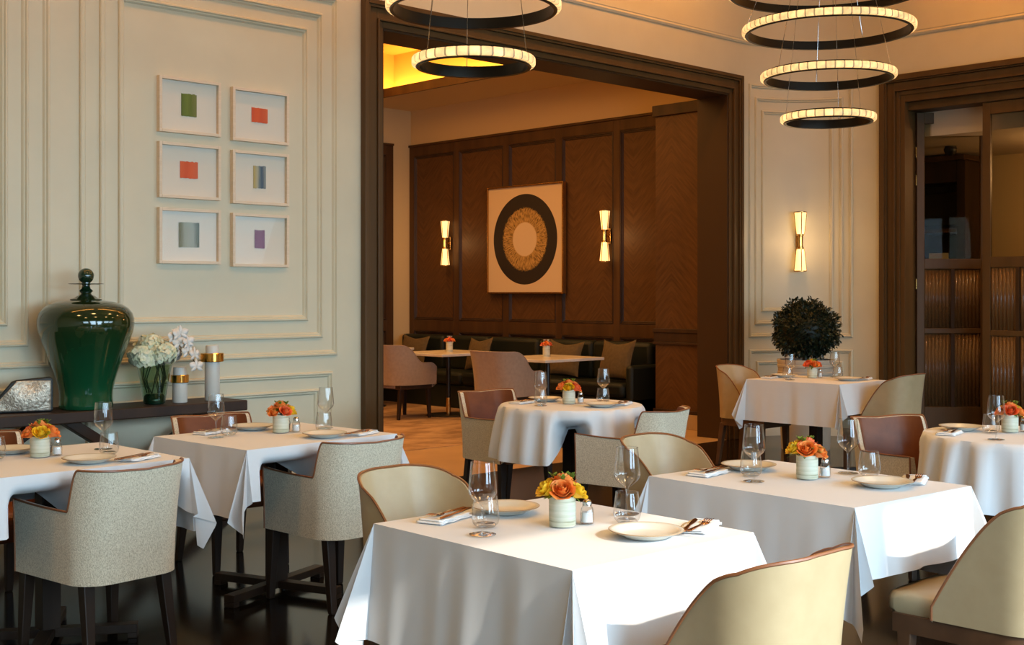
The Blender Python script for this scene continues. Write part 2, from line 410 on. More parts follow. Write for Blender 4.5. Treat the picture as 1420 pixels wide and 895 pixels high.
# pilaster by the opening
PX = 10.47
pil = MB().box(PX, BX, AY + AT + .02, 8.62, .16, PT - .12)
pl = struct(pil.build('wall_alcove_pilaster', M['veneer'], smooth=False, bevel=.003))
MB().box(PX - .025, BX, AY + AT + .02, 8.65, PT - .12, PT).build('trim_cap', M['walnut_dark'], pl, smooth=False, bevel=.006)
q = MB()
q.box(PX - .022, BX, AY + AT + .02, 8.645, 1.03, 1.075).box(PX - .012, BX, AY + AT + .02, 8.635, .93, 1.03).box(PX - .022, BX, AY + AT + .02, 8.645, .90, .93).box(PX - .02, BX, AY + AT + .02, 8.64, .16, .2)
q.build('trim_rail', M['walnut_dark'], pl, smooth=False, bevel=.005)
MB().box(PX - .02, BX, AY + AT + .02, 8.64, 0, .16).build('trim_plinth', M['stone_base'], pl, smooth=False, bevel=.004)

# ================================================================== GLAZED DOORS, EAST
onD = lambda y, z, d: (DX - d, y, z)
portal('trim_door_frame', onD, DY0, DY1, DT, .18, .05, [(-.012, .03, .012), (.03, .045, .04), (.045, .12, .022), (.12, .135, .045), (.135, .19, .06)], M['bronze'])
mb = MB().box(DX, DX + .3, DY1 - .06, DY1 + .01, 0, DT).box(DX, DX + .3, DY0 - .01, DY0 + .06, 0, DT).box(DX, DX + .3, DY0 + .06, DY1 - .06, DT - .08, DT + .01)
mb.box(DX + .06, DX + .30, DY0 + .06, DY1 - .06, DT - .16, DT - .08)
struct(mb.build('trim_door_reveal', M['bronze'], smooth=False, bevel=.004))
def reeded(mb, u0, u1, z0, z1, t=0.0):
    n = int((u1 - u0) / .0045); P = []
    for i in range(n + 1):
        u = u0 + (u1 - u0) * i / n; d = t + .012 * abs(math.sin(PI * (u - u0) / .036))
        P.append([(u, -d, z0), (u, -d, z1)])
    mb.grid(P)
M['reeded'] = mat('reeded_glass', (.16, .085, .035), .22)
def mix_alpha(m, a): bsdf(m).inputs['Alpha'].default_value = a
mix_alpha(M['reeded'], .72)
def leaf(name, wd, ht, loc, rz):
    """door leaf in local x (0..wd), z; y is thickness"""
    st = .075
    mb = MB().box(0, st, -.022, .022, .012, ht).box(wd - st, wd, -.022, .022, .012, ht)
    for z0, z1 in ((.012, .33), (1.06, 1.11), (1.70, 1.80), (ht - .11, ht)): mb.box(st, wd - st, -.022, .022, z0, z1)
    d = struct(mb.build(name, M['bronze'], smooth=False, bevel=.004))
    d.location = loc; d.rotation_euler = (0, 0, rz)
    m2 = MB().box(wd / 2 - .018, wd / 2 + .018, -.026, .026, .33, 1.06).box(wd / 2 - .018, wd / 2 + .018, -.026, .026, 1.11, 1.70)
    m2.build('door_muntin', M['bronze_deep'], d, smooth=False, bevel=.003)
    MB().box(st - .01, wd - st + .01, -.004, .004, 1.79, ht - .10).build('door_pane', M['pane'], d, smooth=False)
    r = MB()
    for z0, z1 in ((.33, 1.06), (1.11, 1.70)):
        reeded(r, st, wd / 2 - .018, z0, z1); reeded(r, wd / 2 + .018, wd - st, z0, z1)
    r.build('door_reeded_glass', M['reeded'], d, solid=.004)
    return d
HT = DT - .17
ld = leaf('door_1', .70, HT, (DX + .20, DY1 - .075, 0), R(-46))
for z in (.30, 1.55, 2.58, 2.86):
    MB().lathe([(0, -.05), (.011, -.05), (.011, .05), (0, .05)], 12, (0, .0, z)).build('hinge', M['brass'], ld)
for i, y in enumerate((5.285, 4.60)):
    leaf('door_%d' % (i + 2), .67, HT, (DX + .09, y, 0), R(-90))
# vestibule behind the doors
VX = 13.6
struct(MB().box(DX + .3, VX + .2, 2.0, 8.2, -.12, 0).build('floor_vestibule', M['floor'], smooth=False))
struct(MB().box(DX + .3, VX + .2, 2.0, 8.2, 3.02, 3.7).build('ceiling_vestibule', M['ceiling'], smooth=False))
mb = MB().box(VX, VX + .2, 2.0, 8.2, 0, 3.6).box(DX + .3, VX, 8.0, 8.2, 0, 3.6).box(DX + .3, VX, 2.0, 2.2, 0, 3.6)
struct(mb.build('wall_vestibule', M['plaster_back'], smooth=False))
mb = MB()
for y0, y1 in ((2.6, 3.6), (3.75, 4.75), (4.85, 5.55)):
    mould(mb, lambda u, v, d: (VX - d, u, v), y0, y1, 1.0, 3.2, 1, 1, 1.5); mould(mb, lambda u, v, d: (VX - d, u, v), y0 + .1, y1 - .1, 1.1, 3.1, 1, 1, 1.2)
trim(mb, M['plaster_back'])  # panels added to stand for a reflection in the right-hand pane
cab = thing('bookcase', 'tall dark niche cabinet seen dimly through the open glazed door', 'cabinet', (13.32, 6.86, 0))
mb = MB().box(-.30, .26, -.52, .9, 0, 1.78).box(-.26, .26, -.52, -.42, 1.78, 2.94).box(-.26, .26, .8, .9, 1.78, 2.94).box(-.26, .26, -.42, .8, 2.70, 2.94).box(.18, .26, -.42, .8, 1.78, 2.70)
mb.build('body', M['walnut_dark'], cab, smooth=False, bevel=.006)
MB().box(-.28, .18, -.42, .8, 2.14, 2.18).build('shelf', M['walnut'], cab, smooth=False, bevel=.003)
MB().box(.12, .18, -.30, .22, 2.24, 2.62).build('recess_panel', M['bronze_deep'], cab, smooth=False, bevel=.01)
MB().box(-.32, .26, -.54, .92, 2.94, 3.0).build('cornice', M['walnut'], cab, smooth=False, bevel=.01)
c = tag(MB().box(-.004, .004, -.115, .115, 0, .13).box(-.004, .05, -.03, .03, 0, .006).build('sign_card', M['card'], smooth=False), 'small cream card standing on the dark cabinet ledge behind the open glass door', 'card')
c.location = (13.08, 6.66, 1.782)
cam_ = thing('dome_camera', 'black ceiling dome camera hanging beyond the open glazed door', 'camera', (12.4, 6.18, 3.02))
MB().lathe([(0, 0), (.06, 0), (.06, -.02), (.0, -.02)], 20).build('mount_plate', M['black'], cam_)
MB().lathe([(0, -.02), (.065, -.02), (.07, -.03), (.07, -.045), (.06, -.07), (.04, -.095), (.015, -.105), (0, -.106)], 24).build('dome', M['black'], cam_)

# ================================================================== SIX PICTURES
cols = [('olive green', [(.12, .17, .02), (.16, .22, .03), (.13, .17, .02), (.2, .22, .06)], (.112, .148)),
        ('orange red', [(.72, .10, .03), (.78, .12, .03), (.66, .09, .03), (.74, .14, .05)], (.128, .10)),
        ('orange red', [(.76, .13, .04), (.70, .10, .03), (.78, .13, .04), (.72, .14, .06)], (.13, .11)),
        ('yellow and blue striped', [(.5, .40, .15), (.46, .46, .34), (.16, .22, .25), (.05, .10, .17), (.26, .3, .3)], (.10, .155)),
        ('grey green striped', [(.17, .16, .07), (.34, .36, .27), (.40, .43, .36), (.36, .4, .35), (.13, .17, .14)], (.15, .165)),
        ('purple', [(.20, .07, .15), (.25, .09, .19), (.20, .06, .15)], (.08, .125))]
plab = ['framed print of an olive green block',
        'framed print of an orange red block, top of the column beside the doorway',
        'framed print of an orange red block, between olive and grey green prints',
        'pale oak framed print of a yellow and dark blue striped block',
        'pale oak framed print of a grey green striped block, at the column foot',
        'pale oak framed print of a small purple block, lowest beside the doorway']
for i in range(6):
    cx, zt = ((4.085, 4.625)[i % 2], (2.867, 2.44, 2.012)[i // 2] - (.012 if i % 2 else 0))
    t = thing('framed_print', plab[i], 'picture', (cx, AY, zt - .182), group='six framed colour block prints')
    hw, hh, fw, fd = .225, .182, .02, .04
    f = MB().box(-hw, -hw + fw, -fd, 0, -hh, hh).box(hw - fw, hw, -fd, 0, -hh, hh).box(-hw + fw, hw - fw, -fd, 0, hh - fw, hh).box(-hw + fw, hw - fw, -fd, 0, -hh, -hh + fw)
    f.build('picture_frame', M['frame_wood'], t, smooth=False, bevel=.002)
    mo = MB().box(-hw + fw, hw - fw, -.010, -.002, -hh + fw, hh - fw).build('mount', M['mount'], t, smooth=False)
    name, st, (bw, bh) = cols[i]; m = mat('colour_block_%d' % i, st[0], .6)
    tc = nn(m, 'ShaderNodeTexCoord'); sp = nn(m, 'ShaderNodeSeparateXYZ'); lk(m, tc.outputs['Object'], sp.inputs[0])
    fac = mathn(m, 'ADD', mathn(m, 'MULTIPLY', sp.outputs['X'], 1 / bw), .5)
    fac = mathn(m, 'ADD', fac, mathn(m, 'MULTIPLY', mathn(m, 'SUBTRACT', noise(m, coords(m, (60, 1, 6)), 1.2, 5), .5), .25))
    lk(m, ramp(m, fac, [(k / (len(st) - 1) * .8 + .1, c) for k, c in enumerate(st)]), bsdf(m).inputs['Base Color'])
    rnd = random.Random(i); n = 18; P = []
    for k in range(n + 1):
        x = -bw / 2 + bw * k / n
        P.append([(x, -.0125, -bh / 2 + rnd.uniform(-.003, .003)), (x, -.0125, bh / 2 + rnd.uniform(-.003, .003))])
    b = MB().grid(P).build('colour_block', m, mo, solid=.002, smooth=False); b.location = (0.0, 0, 0.01)
    MB().box(-hw + fw, hw - fw, -.026, -.024, -hh + fw, hh - fw).build('picture_glass', M['pic_glass'], t, smooth=False)

# ---- big square canvas with a dark disc and a gold ray ring
m = mat('ring_artwork', (.55, .44, .3), .6); tc = nn(m, 'ShaderNodeTexCoord'); sp = nn(m, 'ShaderNodeSeparateXYZ'); lk(m, tc.outputs['Object'], sp.inputs[0])
rad = mathn(m, 'SQRT', mathn(m, 'ADD', mathn(m, 'POWER', sp.outputs['Y'], 2.0), mathn(m, 'POWER', sp.outputs['Z'], 2.0)))
ang = mathn(m, 'ARCTAN2', sp.outputs['Z'], sp.outputs['Y'])
cb = nn(m, 'ShaderNodeCombineXYZ'); lk(m, mathn(m, 'MULTIPLY', ang, 14.0), cb.inputs[0]); lk(m, mathn(m, 'MULTIPLY', rad, 9.0), cb.inputs[1])
nz = noise(m, cb.outputs[0], 1.6, 5, .7)
r2 = mathn(m, 'ADD', rad, mathn(m, 'MULTIPLY', mathn(m, 'SUBTRACT', nz, .5), .16))
gold = ramp(m, nz, [(.40, (.10, .055, .012)), (.56, (.50, .30, .09))])
dark = (.014, .009, .007); cream = (.62, .47, .30)
def step(x, e): return mathn(m, 'GREATER_THAN', x, e)
def mixc(f, a, b):
    n = nn(m, 'ShaderNodeMix'); n.data_type = 'RGBA'; lk(m, f, n.inputs[0])
    for s, v in ((6, a), (7, b)):
        if isinstance(v, tuple): n.inputs[s].default_value = (*v, 1)
        else: lk(m, v, n.inputs[s])
    return n.outputs[2]
c1 = mixc(step(mathn(m, 'ADD', rad, mathn(m, 'MULTIPLY', mathn(m, 'SUBTRACT', nz, .5), .07)), .215), cream, gold)
c2 = mixc(step(r2, .40), c1, dark); c3 = mixc(step(rad, .575), c2, cream)
lk(m, c3, bsdf(m).inputs['Base Color'])
t = thing('ring_painting', 'large square canvas of a dark disc holding a gold ray ring', 'picture', (BX - .035, 11.13, 2.145))
hs = .69
MB().box(-.04, 0, -hs + .02, hs - .02, -hs + .02, hs - .02).build('canvas', m, t, smooth=False)
MB().box(-.06, 0, -hs, -hs + .02, -hs, hs).box(-.06, 0, hs - .02, hs, -hs, hs).box(-.06, 0, -hs + .02, hs - .02, hs - .02, hs).box(-.06, 0, -hs + .02, hs - .02, -hs, -hs + .02).build('picture_frame', M['brass'], t, smooth=False, bevel=.003)

# ================================================================== WALL SCONCES (local: wall at y=0, light towards -y)
def sconce(loc, rz, label):
    t = thing('wall_sconce', label, 'sconce', loc, rz, 'two-shade wall sconces')
    MB().box(-.03, .03, -.02, 0, -.09, .09).build('back_plate', M['brass'], t, smooth=False, bevel=.006)
    MB().tube([(0, -.015, 0), (0, -.075, 0)], .012, 12).build('arm', M['brass'], t)
    MB().lathe([(.0, -.075), (.036, -.075), (.036, -.06), (.027, -.055), (.027, .055), (.036, .06), (.036, .075), (0, .075)], 24, (0, -.085, 0)).build('joint', M['brass'], t)
    for s in (1, -1):
        h = MB().lathe([(.0, .078), (.038, .078), (.048, .17), (.060, .29), (.060, .30), (.0, .30)], 28, (0, -.085, 0))
        if s < 0: h.xf(lambda x, y, z: (x, y, -z))
        sh = h.build('lamp_shade', M['shade'], t)
        rim = MB().lathe([(.059, .296), (.064, .296), (.064, .306), (.052, .306)], 28, (0, -.085, 0))
        for a in (0, PI / 2, PI, 1.5 * PI):
            ca, sa = math.cos(a), math.sin(a)
            rim.tube([(.040 * ca, -.085 + .040 * sa, .075), (.051 * ca, -.085 + .051 * sa, .17), (.063 * ca, -.085 + .063 * sa, .30)], .0045, 6)
        if s < 0: rim.xf(lambda x, y, z: (x, y, -z))
        rim.build('shade_rim', M['brass'], sh)
    return t
sc = sconce((BX - .035, 12.62, 2.138), R(-90), 'brass twin-shade sconce on the walnut panelling, nearer the back corner')
dup(sc, (BX - .035, 9.73, 2.138), R(-90), 'brass twin-shade sconce on the walnut panelling, between ring painting and pilaster')
a = R(44); dup(sc, (CC[0] + CR * math.sin(a), CC[1] + CR * math.cos(a), 1.985), -a, 'brass twin-shade sconce on the curved cream wall above the bush')

# ================================================================== CHANDELIERS
def ring_light(parent, rad, z, cables):
    mr = MB(); n = 96
    prof = [(rad - .012, -.033), (rad + .006, -.036), (rad + .010, -.030), (rad + .004, -.026), (rad + .004, .026), (rad + .010, .030), (rad + .006, .036), (rad - .012, .033)]
    rows = [[(r * math.cos(2 * PI * k / n), r * math.sin(2 * PI * k / n), z + h) for k in range(n)] for r, h in prof]
    mr.grid(rows, closed_u=True, closed_v=True)
    ring = mr.build('metal_ring', M['ring_metal'], parent)
    nb = round(2 * PI * rad / .062)
    me = bpy.data.meshes.new('light_band'); prof = [(rad + .005, -.024), (rad + .026, -.024), (rad + .032, -.016), (rad + .033, 0), (rad + .032, .016), (rad + .026, .024), (rad + .005, .024)]
    N = nb * 6; vs = []; fs = []; uvs = []
    for k in range(N):
        a = 2 * PI * k / N
        g = -.004 if k % 6 == 0 else 0
        vs += [((r + g) * math.cos(a), (r + g) * math.sin(a), z + h) for r, h in prof]
    m = len(prof)
    for k in range(N):
        k2 = (k + 1) % N
        for j in range(m - 1):
            fs.append((k * m + j, k2 * m + j, k2 * m + j + 1, k * m + j + 1))
            uvs += [(k / 6, j / m), ((k + 1) / 6, j / m), ((k + 1) / 6, (j + 1) / m), (k / 6, (j + 1) / m)]
    me.from_pydata(vs, [], fs); uv = me.uv_layers.new(name='UVMap')
    uv.data.foreach_set('uv', [x for p in uvs for x in p]); me.update()
    me.polygons.foreach_set('use_smooth', [True] * len(fs)); me.set_sharp_from_angle(angle=R(40)); me.materials.append(M['band'])
    o = bpy.data.objects.new('light_band', me); COL.objects.link(o); o.parent = ring
    for a in cables:
        p = (rad * math.cos(a), rad * math.sin(a), z + .03); q = (.10 * math.cos(a), .10 * math.sin(a), 4.86)
        MB().tube([p, q], .0022, 6).build('cable', M['chrome'], parent)
def chandelier(loc, label):
    t = thing('ring_chandelier', label, 'chandelier', loc, 0, 'tiered ring chandeliers')
    MB().lathe([(0, 4.84), (.16, 4.84), (.17, 4.85), (.17, 4.9), (0, 4.9)], 32).build('canopy', M['ring_metal'], t)
    for r, z, ph in ((.325, 2.79, .3), (.475, 3.115, .75), (.615, 3.47, .1), (.74, 3.79, .5)):
        ring_light(t, r, z, [ph + 2 * PI * k / 3 for k in range(3)])
    return t
ch = chandelier((8.24, 5.09, 0), 'tiered chandelier of lit alabaster rings hanging before the glazed doors')
dup(ch, (4.76, 5.27, 0), R(38), 'tiered chandelier of lit alabaster rings hanging before the wide opening')
# ================================================================== CHAIRS (local: seat faces +y)
def upath(hw, yb, yf, r, n=10, m=14):
    """U-shaped plan from the left front, round the back, to the right front: (x, y, nx, ny, s)"""
    P = []
    for i in range(m): P.append((-hw, yf + (yb + r - yf) * i / m, -1, 0))
    for i in range(n): a = PI + PI / 2 * i / n; P.append((-hw + r + r * math.cos(a), yb + r + r * math.sin(a), math.cos(a), math.sin(a)))
    for i in range(m): P.append((-hw + r + (2 * hw - 2 * r) * i / m, yb, 0, -1))
    for i in range(n): a = 1.5 * PI + PI / 2 * i / n; P.append((hw - r + r * math.cos(a), yb + r + r * math.sin(a), math.cos(a), math.sin(a)))
    for i in range(m + 1): P.append((hw, yb + r + (yf - yb - r) * i / m, 1, 0))
    return P
def shell_chair(t, path, hfun, bot, thick, lean, flare, m_out, m_in, m_pipe, seat_z, hmax, taper=.75):
    nr = 12
    def pt(p, z, off):
        x, y, nx, ny = p; k = max(0, (z - bot)) / (hmax - bot)
        back = max(0.0, -ny) ** .8
        return (x + nx * (flare * k * k + off), y + ny * (flare * k * k + off) - lean * back * k ** 1.6, z)
    tops = [hfun(p) for p in path]
    out = [[pt(p, bot + (h - .006 - bot) * j / nr, 0) for j in range(nr + 1)] for p, h in zip(path, tops)]
    inn = [[pt(p, seat_z - .06 + (h - .006 - seat_z + .06) * j / nr, -thick * (1 - taper * (j / nr) ** 2)) for j in range(nr + 1)] for p, h in zip(path, tops)]
    # close the outer shell over the rim and down the front edges
    o = [row + [ir[-1]] for row, ir in zip(out, inn)]
    mb = MB().grid(o)
    for e, fl in ((0, False), (-1, True)):
        mb.grid([out[e], [inn[e][min(j, nr)] if bot > 0 else inn[e][j] for j in range(nr + 1)]], flip=fl)
    shell = mb.build('shell', m_out, t, angle=50)
    MB().grid(inn, flip=True).build('lining', m_in, t, angle=60)
    pp = [((out[i][-1][0] + inn[i][-1][0] * .0), out[i][-1][1], out[i][-1][2] + .004) for i in range(len(path))]
    pp = [out[0][0]] + [out[0][j] for j in range(2, nr)] + pp + [out[-1][j] for j in range(nr - 1, 1, -1)] + [out[-1][0]]
    MB().tube(pp, .0045, 6).build('piping', m_pipe, shell)
    return out, inn
def seat_cushion(t, hw, yb, yf, r, z0, z1, m, name='seat'):
    P = upath(hw, yb, yf - .03, r, 8, 8)
    poly = [(p[0], p[1]) for p in P]
    k = 6; front = [(hw - .03 + .03 * math.cos(a), yf - .03 + .03 * math.sin(a)) for a in [PI / 2 * i / k for i in range(k + 1)]]
    front += [(hw * (.6 - .2 * i), yf + .006) for i in range(7)]
    front += [(-hw + .03 - .03 * math.sin(a), yf - .03 + .03 * math.cos(a)) for a in [PI / 2 * i / k for i in range(k + 1)]]
    poly = poly + front; n = len(poly); cx, cy = 0, (yb + yf) / 2
    rows = []
    for s, z in ((.97, z0), (1, z0 + .012), (1, z1 - .022), (.985, z1 - .008), (.95, z1), (.7, z1 + .008), (.35, z1 + .012), (.0, z1 + .013)):
        rows.append([(cx + (x - cx) * s, cy + (y - cy) * s, z) for x, y in poly])
    mb = MB().grid(rows, closed_v=True); mb.f.append(tuple(range(n)))
    return mb.build(name, m, t, angle=60)
def leg(t, x, y, z1, dx, dy, w1=.024, w0=.014, m=None):
    mb = MB(); rows = []
    for k, (w, z) in enumerate(((w0, 0), (w0 + .002, .01), (w1 * .8 + w0 * .2, z1 * .7), (w1, z1))):
        f = 1 - z / z1; cx, cy = x + dx * f, y + dy * f
        rows.append([(cx - w, cy - w, z), (cx + w, cy - w, z), (cx + w, cy + w, z), (cx - w, cy + w, z)])
    mb.grid(rows, closed_v=True); b = 0
    mb.f.append((0, 3, 2, 1)); mb.f.append((12, 13, 14, 15))
    return mb.build('leg', m or M['legs'], t, smooth=False, bevel=.004)

def tub_chair(label):
    t = thing('tub_chair', label, 'chair', group='tweed and leather tub chairs')
    path = upath(.228, -.255, .25, .12, 14, 22)
    # dense stations near the step between arm and back
    ext = []
    for p in path: ext.append(p)
    st0, st1 = -.135, -.185
    def hf(p):
        y = p[1]
        k = min(1, max(0, (st0 - y) / (st0 - st1))); k = k * k * (3 - 2 * k)
        arm = .618 + .012 * max(0, (y + .05) / .3) ** 2
        return arm + (.772 + .012 * abs(p[0]) / .235 - arm) * k
    dense = []
    for a, b in zip(path, path[1:]):
        dense.append(a)
        if min(a[1], b[1]) < st0 + .02 and max(a[1], b[1]) > st1 - .02 and abs(a[0]) > .15:
            for q in range(1, 6): dense.append(tuple(a[i] + (b[i] - a[i]) * q / 6 for i in range(4)))
    dense.append(path[-1])
    shell_chair(t, dense, hf, .335, .048, .04, .018, M['woven'], M['tan_leather'], M['piping'], .42, .78, .4)
    seat_cushion(t, .196, -.215, .255, .10, .33, .45, M['tan_leather'])
    for x in (-1, 1):
        leg(t, x * .193, .22, .34, x * .012, .015); leg(t, x * .172, -.17, .34, x * .014, -.05)
    return t
def side_chair(label):
    t = thing('side_chair', label, 'chair', group='cream leather side chairs')
    path = upath(.203, -.25, .115, .135, 18, 22)
    def hf(p):
        y = p[1]
        if y < -.16: h = .852 - .03 * (max(0, (y + .25) / .09)) ** 2
        else:
            k = min(1, (y + .16) / .275); h = .822 + (.47 - .822) * (k ** 1.5)
        return h - .008 - .014 * max(0, abs(p[0]) - .06) / .19
    shell_chair(t, path, hf, .405, .04, .032, .014, M['leather'], M['leather'], M['piping'], .42, .86)
    seat_cushion(t, .187, -.2, .285, .10, .405, .47, M['leather'])
    # timber seat rail: a U under the shell, closed at the front
    mb = MB(); P = upath(.196, -.243, .255, .14, 14, 8)
    ring = [[(p[0] + p[2] * o, p[1] + p[3] * o, z) for o, z in ((0, .345), (0, .405), (-.03, .405), (-.03, .345))] for p in P]
    mb.grid(ring, closed_v=True); mb.box(-.166, .166, .225, .255, .345, .405)
    mb.f.append((0, 1, 2, 3)); k = (len(P) - 1) * 4; mb.f.append((k + 3, k + 2, k + 1, k))
    mb.build('seat_rail', M['rail'], t, angle=40)
    for x in (-1, 1):
        leg(t, x * .172, .215, .36, x * .006, .01, m=M['rail']); leg(t, x * .15, -.185, .36, x * .012, -.05, m=M['rail'])
    return t
def scoop_chair(label):
    t = thing('scoop_armchair', label, 'chair', group='taupe armchairs in the back room')
    path = upath(.30, -.29, .27, .2, 14, 20)
    def hf(p):
        y = p[1]; k = min(1, max(0, (y + .20) / .27)); k = k * k * (3 - 2 * k)
        f = max(0, (y - .17) / .10)
        return .865 + (.655 - .865) * k - .05 * f * f
    shell_chair(t, path, hf, .40, .06, .05, .03, M['taupe'], M['taupe'], M['taupe'], .42, .87)
    seat_cushion(t, .245, -.23, .29, .14, .395, .48, M['taupe'])
    MB().box(-.25, .25, -.22, .25, .35, .40).build('seat_rail', M['walnut_dark'], t, smooth=False, bevel=.008)
    for x in (-1, 1):
        leg(t, x * .22, .21, .36, x * .01, .015); leg(t, x * .2, -.18, .36, x * .02, -.05)
    return t

G = 'tweed and leather tub chairs'
tub = tub_chair('tweed tub chair, back to the viewer, at the table below the green jar'); tub.location = (2.245, 4.73, 0); tub.rotation_euler = (0, 0, R(7))
for loc, rz, lab in (
    ((3.445, 4.795, 0), R(2), 'tweed tub chair, back to the viewer, at the table by the doorway frame'),
    ((3.50, 5.84, 0), R(178), 'tub chair, brown leather back showing behind the table by the doorway frame'),
    ((2.20, 5.80, 0), R(180), 'tub chair, brown leather back showing behind the table below the green jar'),
    ((5.57, 4.765, 0), R(10), 'tweed tub chair, back to the viewer, at the round table before the opening'),
    ((5.76, 6.06, 0), R(174), 'brown leather lined tub chair behind the round table before the opening'),
    ((6.05, 3.22, 0), R(158), 'brown leather lined tub chair at the round table by the doors')):
    dup(tub, loc, rz, lab)
side = side_chair('cream leather chair in full sun, back to the viewer, at the front table'); side.location = (2.545, 1.86, 0)
for loc, rz, lab in (
    ((2.69, 3.13, 0), R(181), 'taupe-looking leather chair facing the viewer behind the sunlit front table'),
    ((3.895, 1.79, 0), R(0), 'cream leather chair with seat and brown rail showing, beside the sun-patched tablecloth'),
    ((4.09, 3.17, 0), R(180), 'leather chair facing the viewer behind the table with the sun-patched cloth'),
    ((8.66, 6.08, 0), R(180), 'leather chair facing the viewer at the table by the bush, beside the opening'),
    ((8.70, 4.88, 0), R(0), 'cream leather chair, back to the viewer, at the table by the bush')):
    dup(side, loc, rz, lab)
sc1 = scoop_chair('taupe armchair in the back room, half hidden by the doorway frame'); sc1.location = (9.05, 11.27, 0); sc1.rotation_euler = (0, 0, R(-90))
dup(sc1, (8.83, 9.26, 0), R(-82), 'taupe armchair in the back room, behind the round table before the opening')

# ================================================================== TABLES AND CLOTHS
TZ = .765
def sstep(a, b, x):
    x = min(1, max(0, (x - a) / (b - a))); return x * x * (3 - 2 * x)
def corner_fan(tau, ridges, n=48):
    """unit rays of a folded cloth corner: a right angle of cloth laid in two pleats; azimuth 0..90 deg"""
    def curve(f):
        pts = [(tau, 0)] + [(th * f if k % 2 == 0 else th, al) for k, (th, al) in enumerate(ridges)] + [(tau, 90)]
        V = [Vector((math.sin(R(t)) * math.cos(R(a)), math.sin(R(t)) * math.sin(R(a)), -math.cos(R(t)))) for t, a in pts]
        E = [V[0] * 2 - V[1]] + V + [V[-1] * 2 - V[-2]]; out = []
        for i in range(1, len(E) - 2):
            for q in range(24):
                t = q / 24; p0, p1, p2, p3 = E[i - 1:i + 3]
                c = .5 * (2 * p1 + (p2 - p0) * t + (2 * p0 - 5 * p1 + 4 * p2 - p3) * t * t + (3 * p1 - p0 - 3 * p2 + p3) * t ** 3)
                out.append(c.normalized())
        out.append(V[-1]); L = [0]
        for p, q in zip(out, out[1:]): L.append(L[-1] + p.angle(q))
        return out, L
    lo, hi = .2, 3.2
    for _ in range(30):
        f = (lo + hi) / 2
        if curve(f)[1][-1] < PI / 2: lo = f
        else: hi = f
    out, L = curve(f)
    def at(phi):
        x = phi / (PI / 2) * L[-1]
        for i in range(len(L) - 1):
            if L[i + 1] >= x: k = (x - L[i]) / max(1e-9, L[i + 1] - L[i]); return (out[i] * (1 - k) + out[i + 1] * k).normalized()
        return out[-1]
    return at
def draped_cloth(W, D, Lx, Ly, seed, tuck=()):
    rnd = random.Random(seed); mb = MB(); tau = 4.0; NT = 18
    nx, ny = 72, 72
    xs = [-W / 2 + W * i / nx for i in range(nx + 1)]; ys = [-D / 2 + D * i / ny for i in range(ny + 1)]
    mb.grid([[(x, y, 0) for y in ys] for x in xs])
    st, ct = math.sin(R(tau)), math.cos(R(tau))
    for nrm, L, U in (((-1, 0), Lx, ys), ((1, 0), Lx, ys), ((0, -1), Ly, xs), ((0, 1), Ly, xs)):
        ph = [rnd.uniform(0, 6.3) for _ in range(4)]; U2 = [U[0] + (U[-1] - U[0]) * i / 72 for i in range(73)]; P = []
        for u in U2:
            k = (u - U[0]) / (U[-1] - U[0]); win = math.sin(PI * k) ** .6; row = []
            rip = .006 * math.sin(u * 21 + ph[0]) + .004 * math.sin(u * 34 + ph[1]) + .002 * math.sin(u * 57 + ph[2])
            w = 0
            if nrm == (0, -1):
                for lo, hi in tuck: w = max(w, sstep(lo - .04, lo + .02, u) * (1 - sstep(hi - .02, hi + .04, u)))
                w *= sstep(0, .07, W / 2 - abs(u))
            for j in range(NT + 1):
                t = L * j / NT; o = t * st + (rip + .006) * win * (t / L) ** .7
                inn = w * .33 * sstep(.04, .20, t); o = o * (1 - w * sstep(.0, .1, t)) - inn
                z = -t * ct * (1 - .52 * w * sstep(.03, L, t))
                row.append((nrm[0] * (W / 2 + o) + (u if nrm[0] == 0 else 0), nrm[1] * (D / 2 + o) + (u if nrm[1] == 0 else 0), z))
            P.append(row)
        mb.grid(P)
    for sx in (-1, 1):
        for sy in (-1, 1):
            a0 = rnd.uniform(18, 24); a1 = rnd.uniform(64, 70); q = rnd.choice((1.0, .7)); q2 = 1.7 - q
            fan = corner_fan(tau, [(17 * q, a0 - 10), (5, a0 + 5), (19, rnd.uniform(40, 50)), (5, a1 - 5), (17 * q2, a1 + 12)])
            pc = math.atan2(Ly, Lx); N = 44
            phis = sorted([PI / 2 * i / N for i in range(N + 1)] + [pc]); P = []
            for phi in phis:
                rm = min(Lx / max(1e-6, math.cos(phi)), Ly / max(1e-6, math.sin(phi))); d = fan(phi); row = []
                for j in range(NT + 1):
                    r = rm * j / NT; row.append((sx * (W / 2 + d.x * r), sy * (D / 2 + d.y * r), d.z * r))
                P.append(row)
            mb.grid(P)
    return mb
def cloth_object(mb, label, loc, rz):
    o = mb.build('tablecloth', M['cloth'], None, angle=52, weld=.0004)
    o.location = loc; o.rotation_euler = (0, 0, rz); tag(o, label, 'tablecloth', 'white tablecloths'); return o
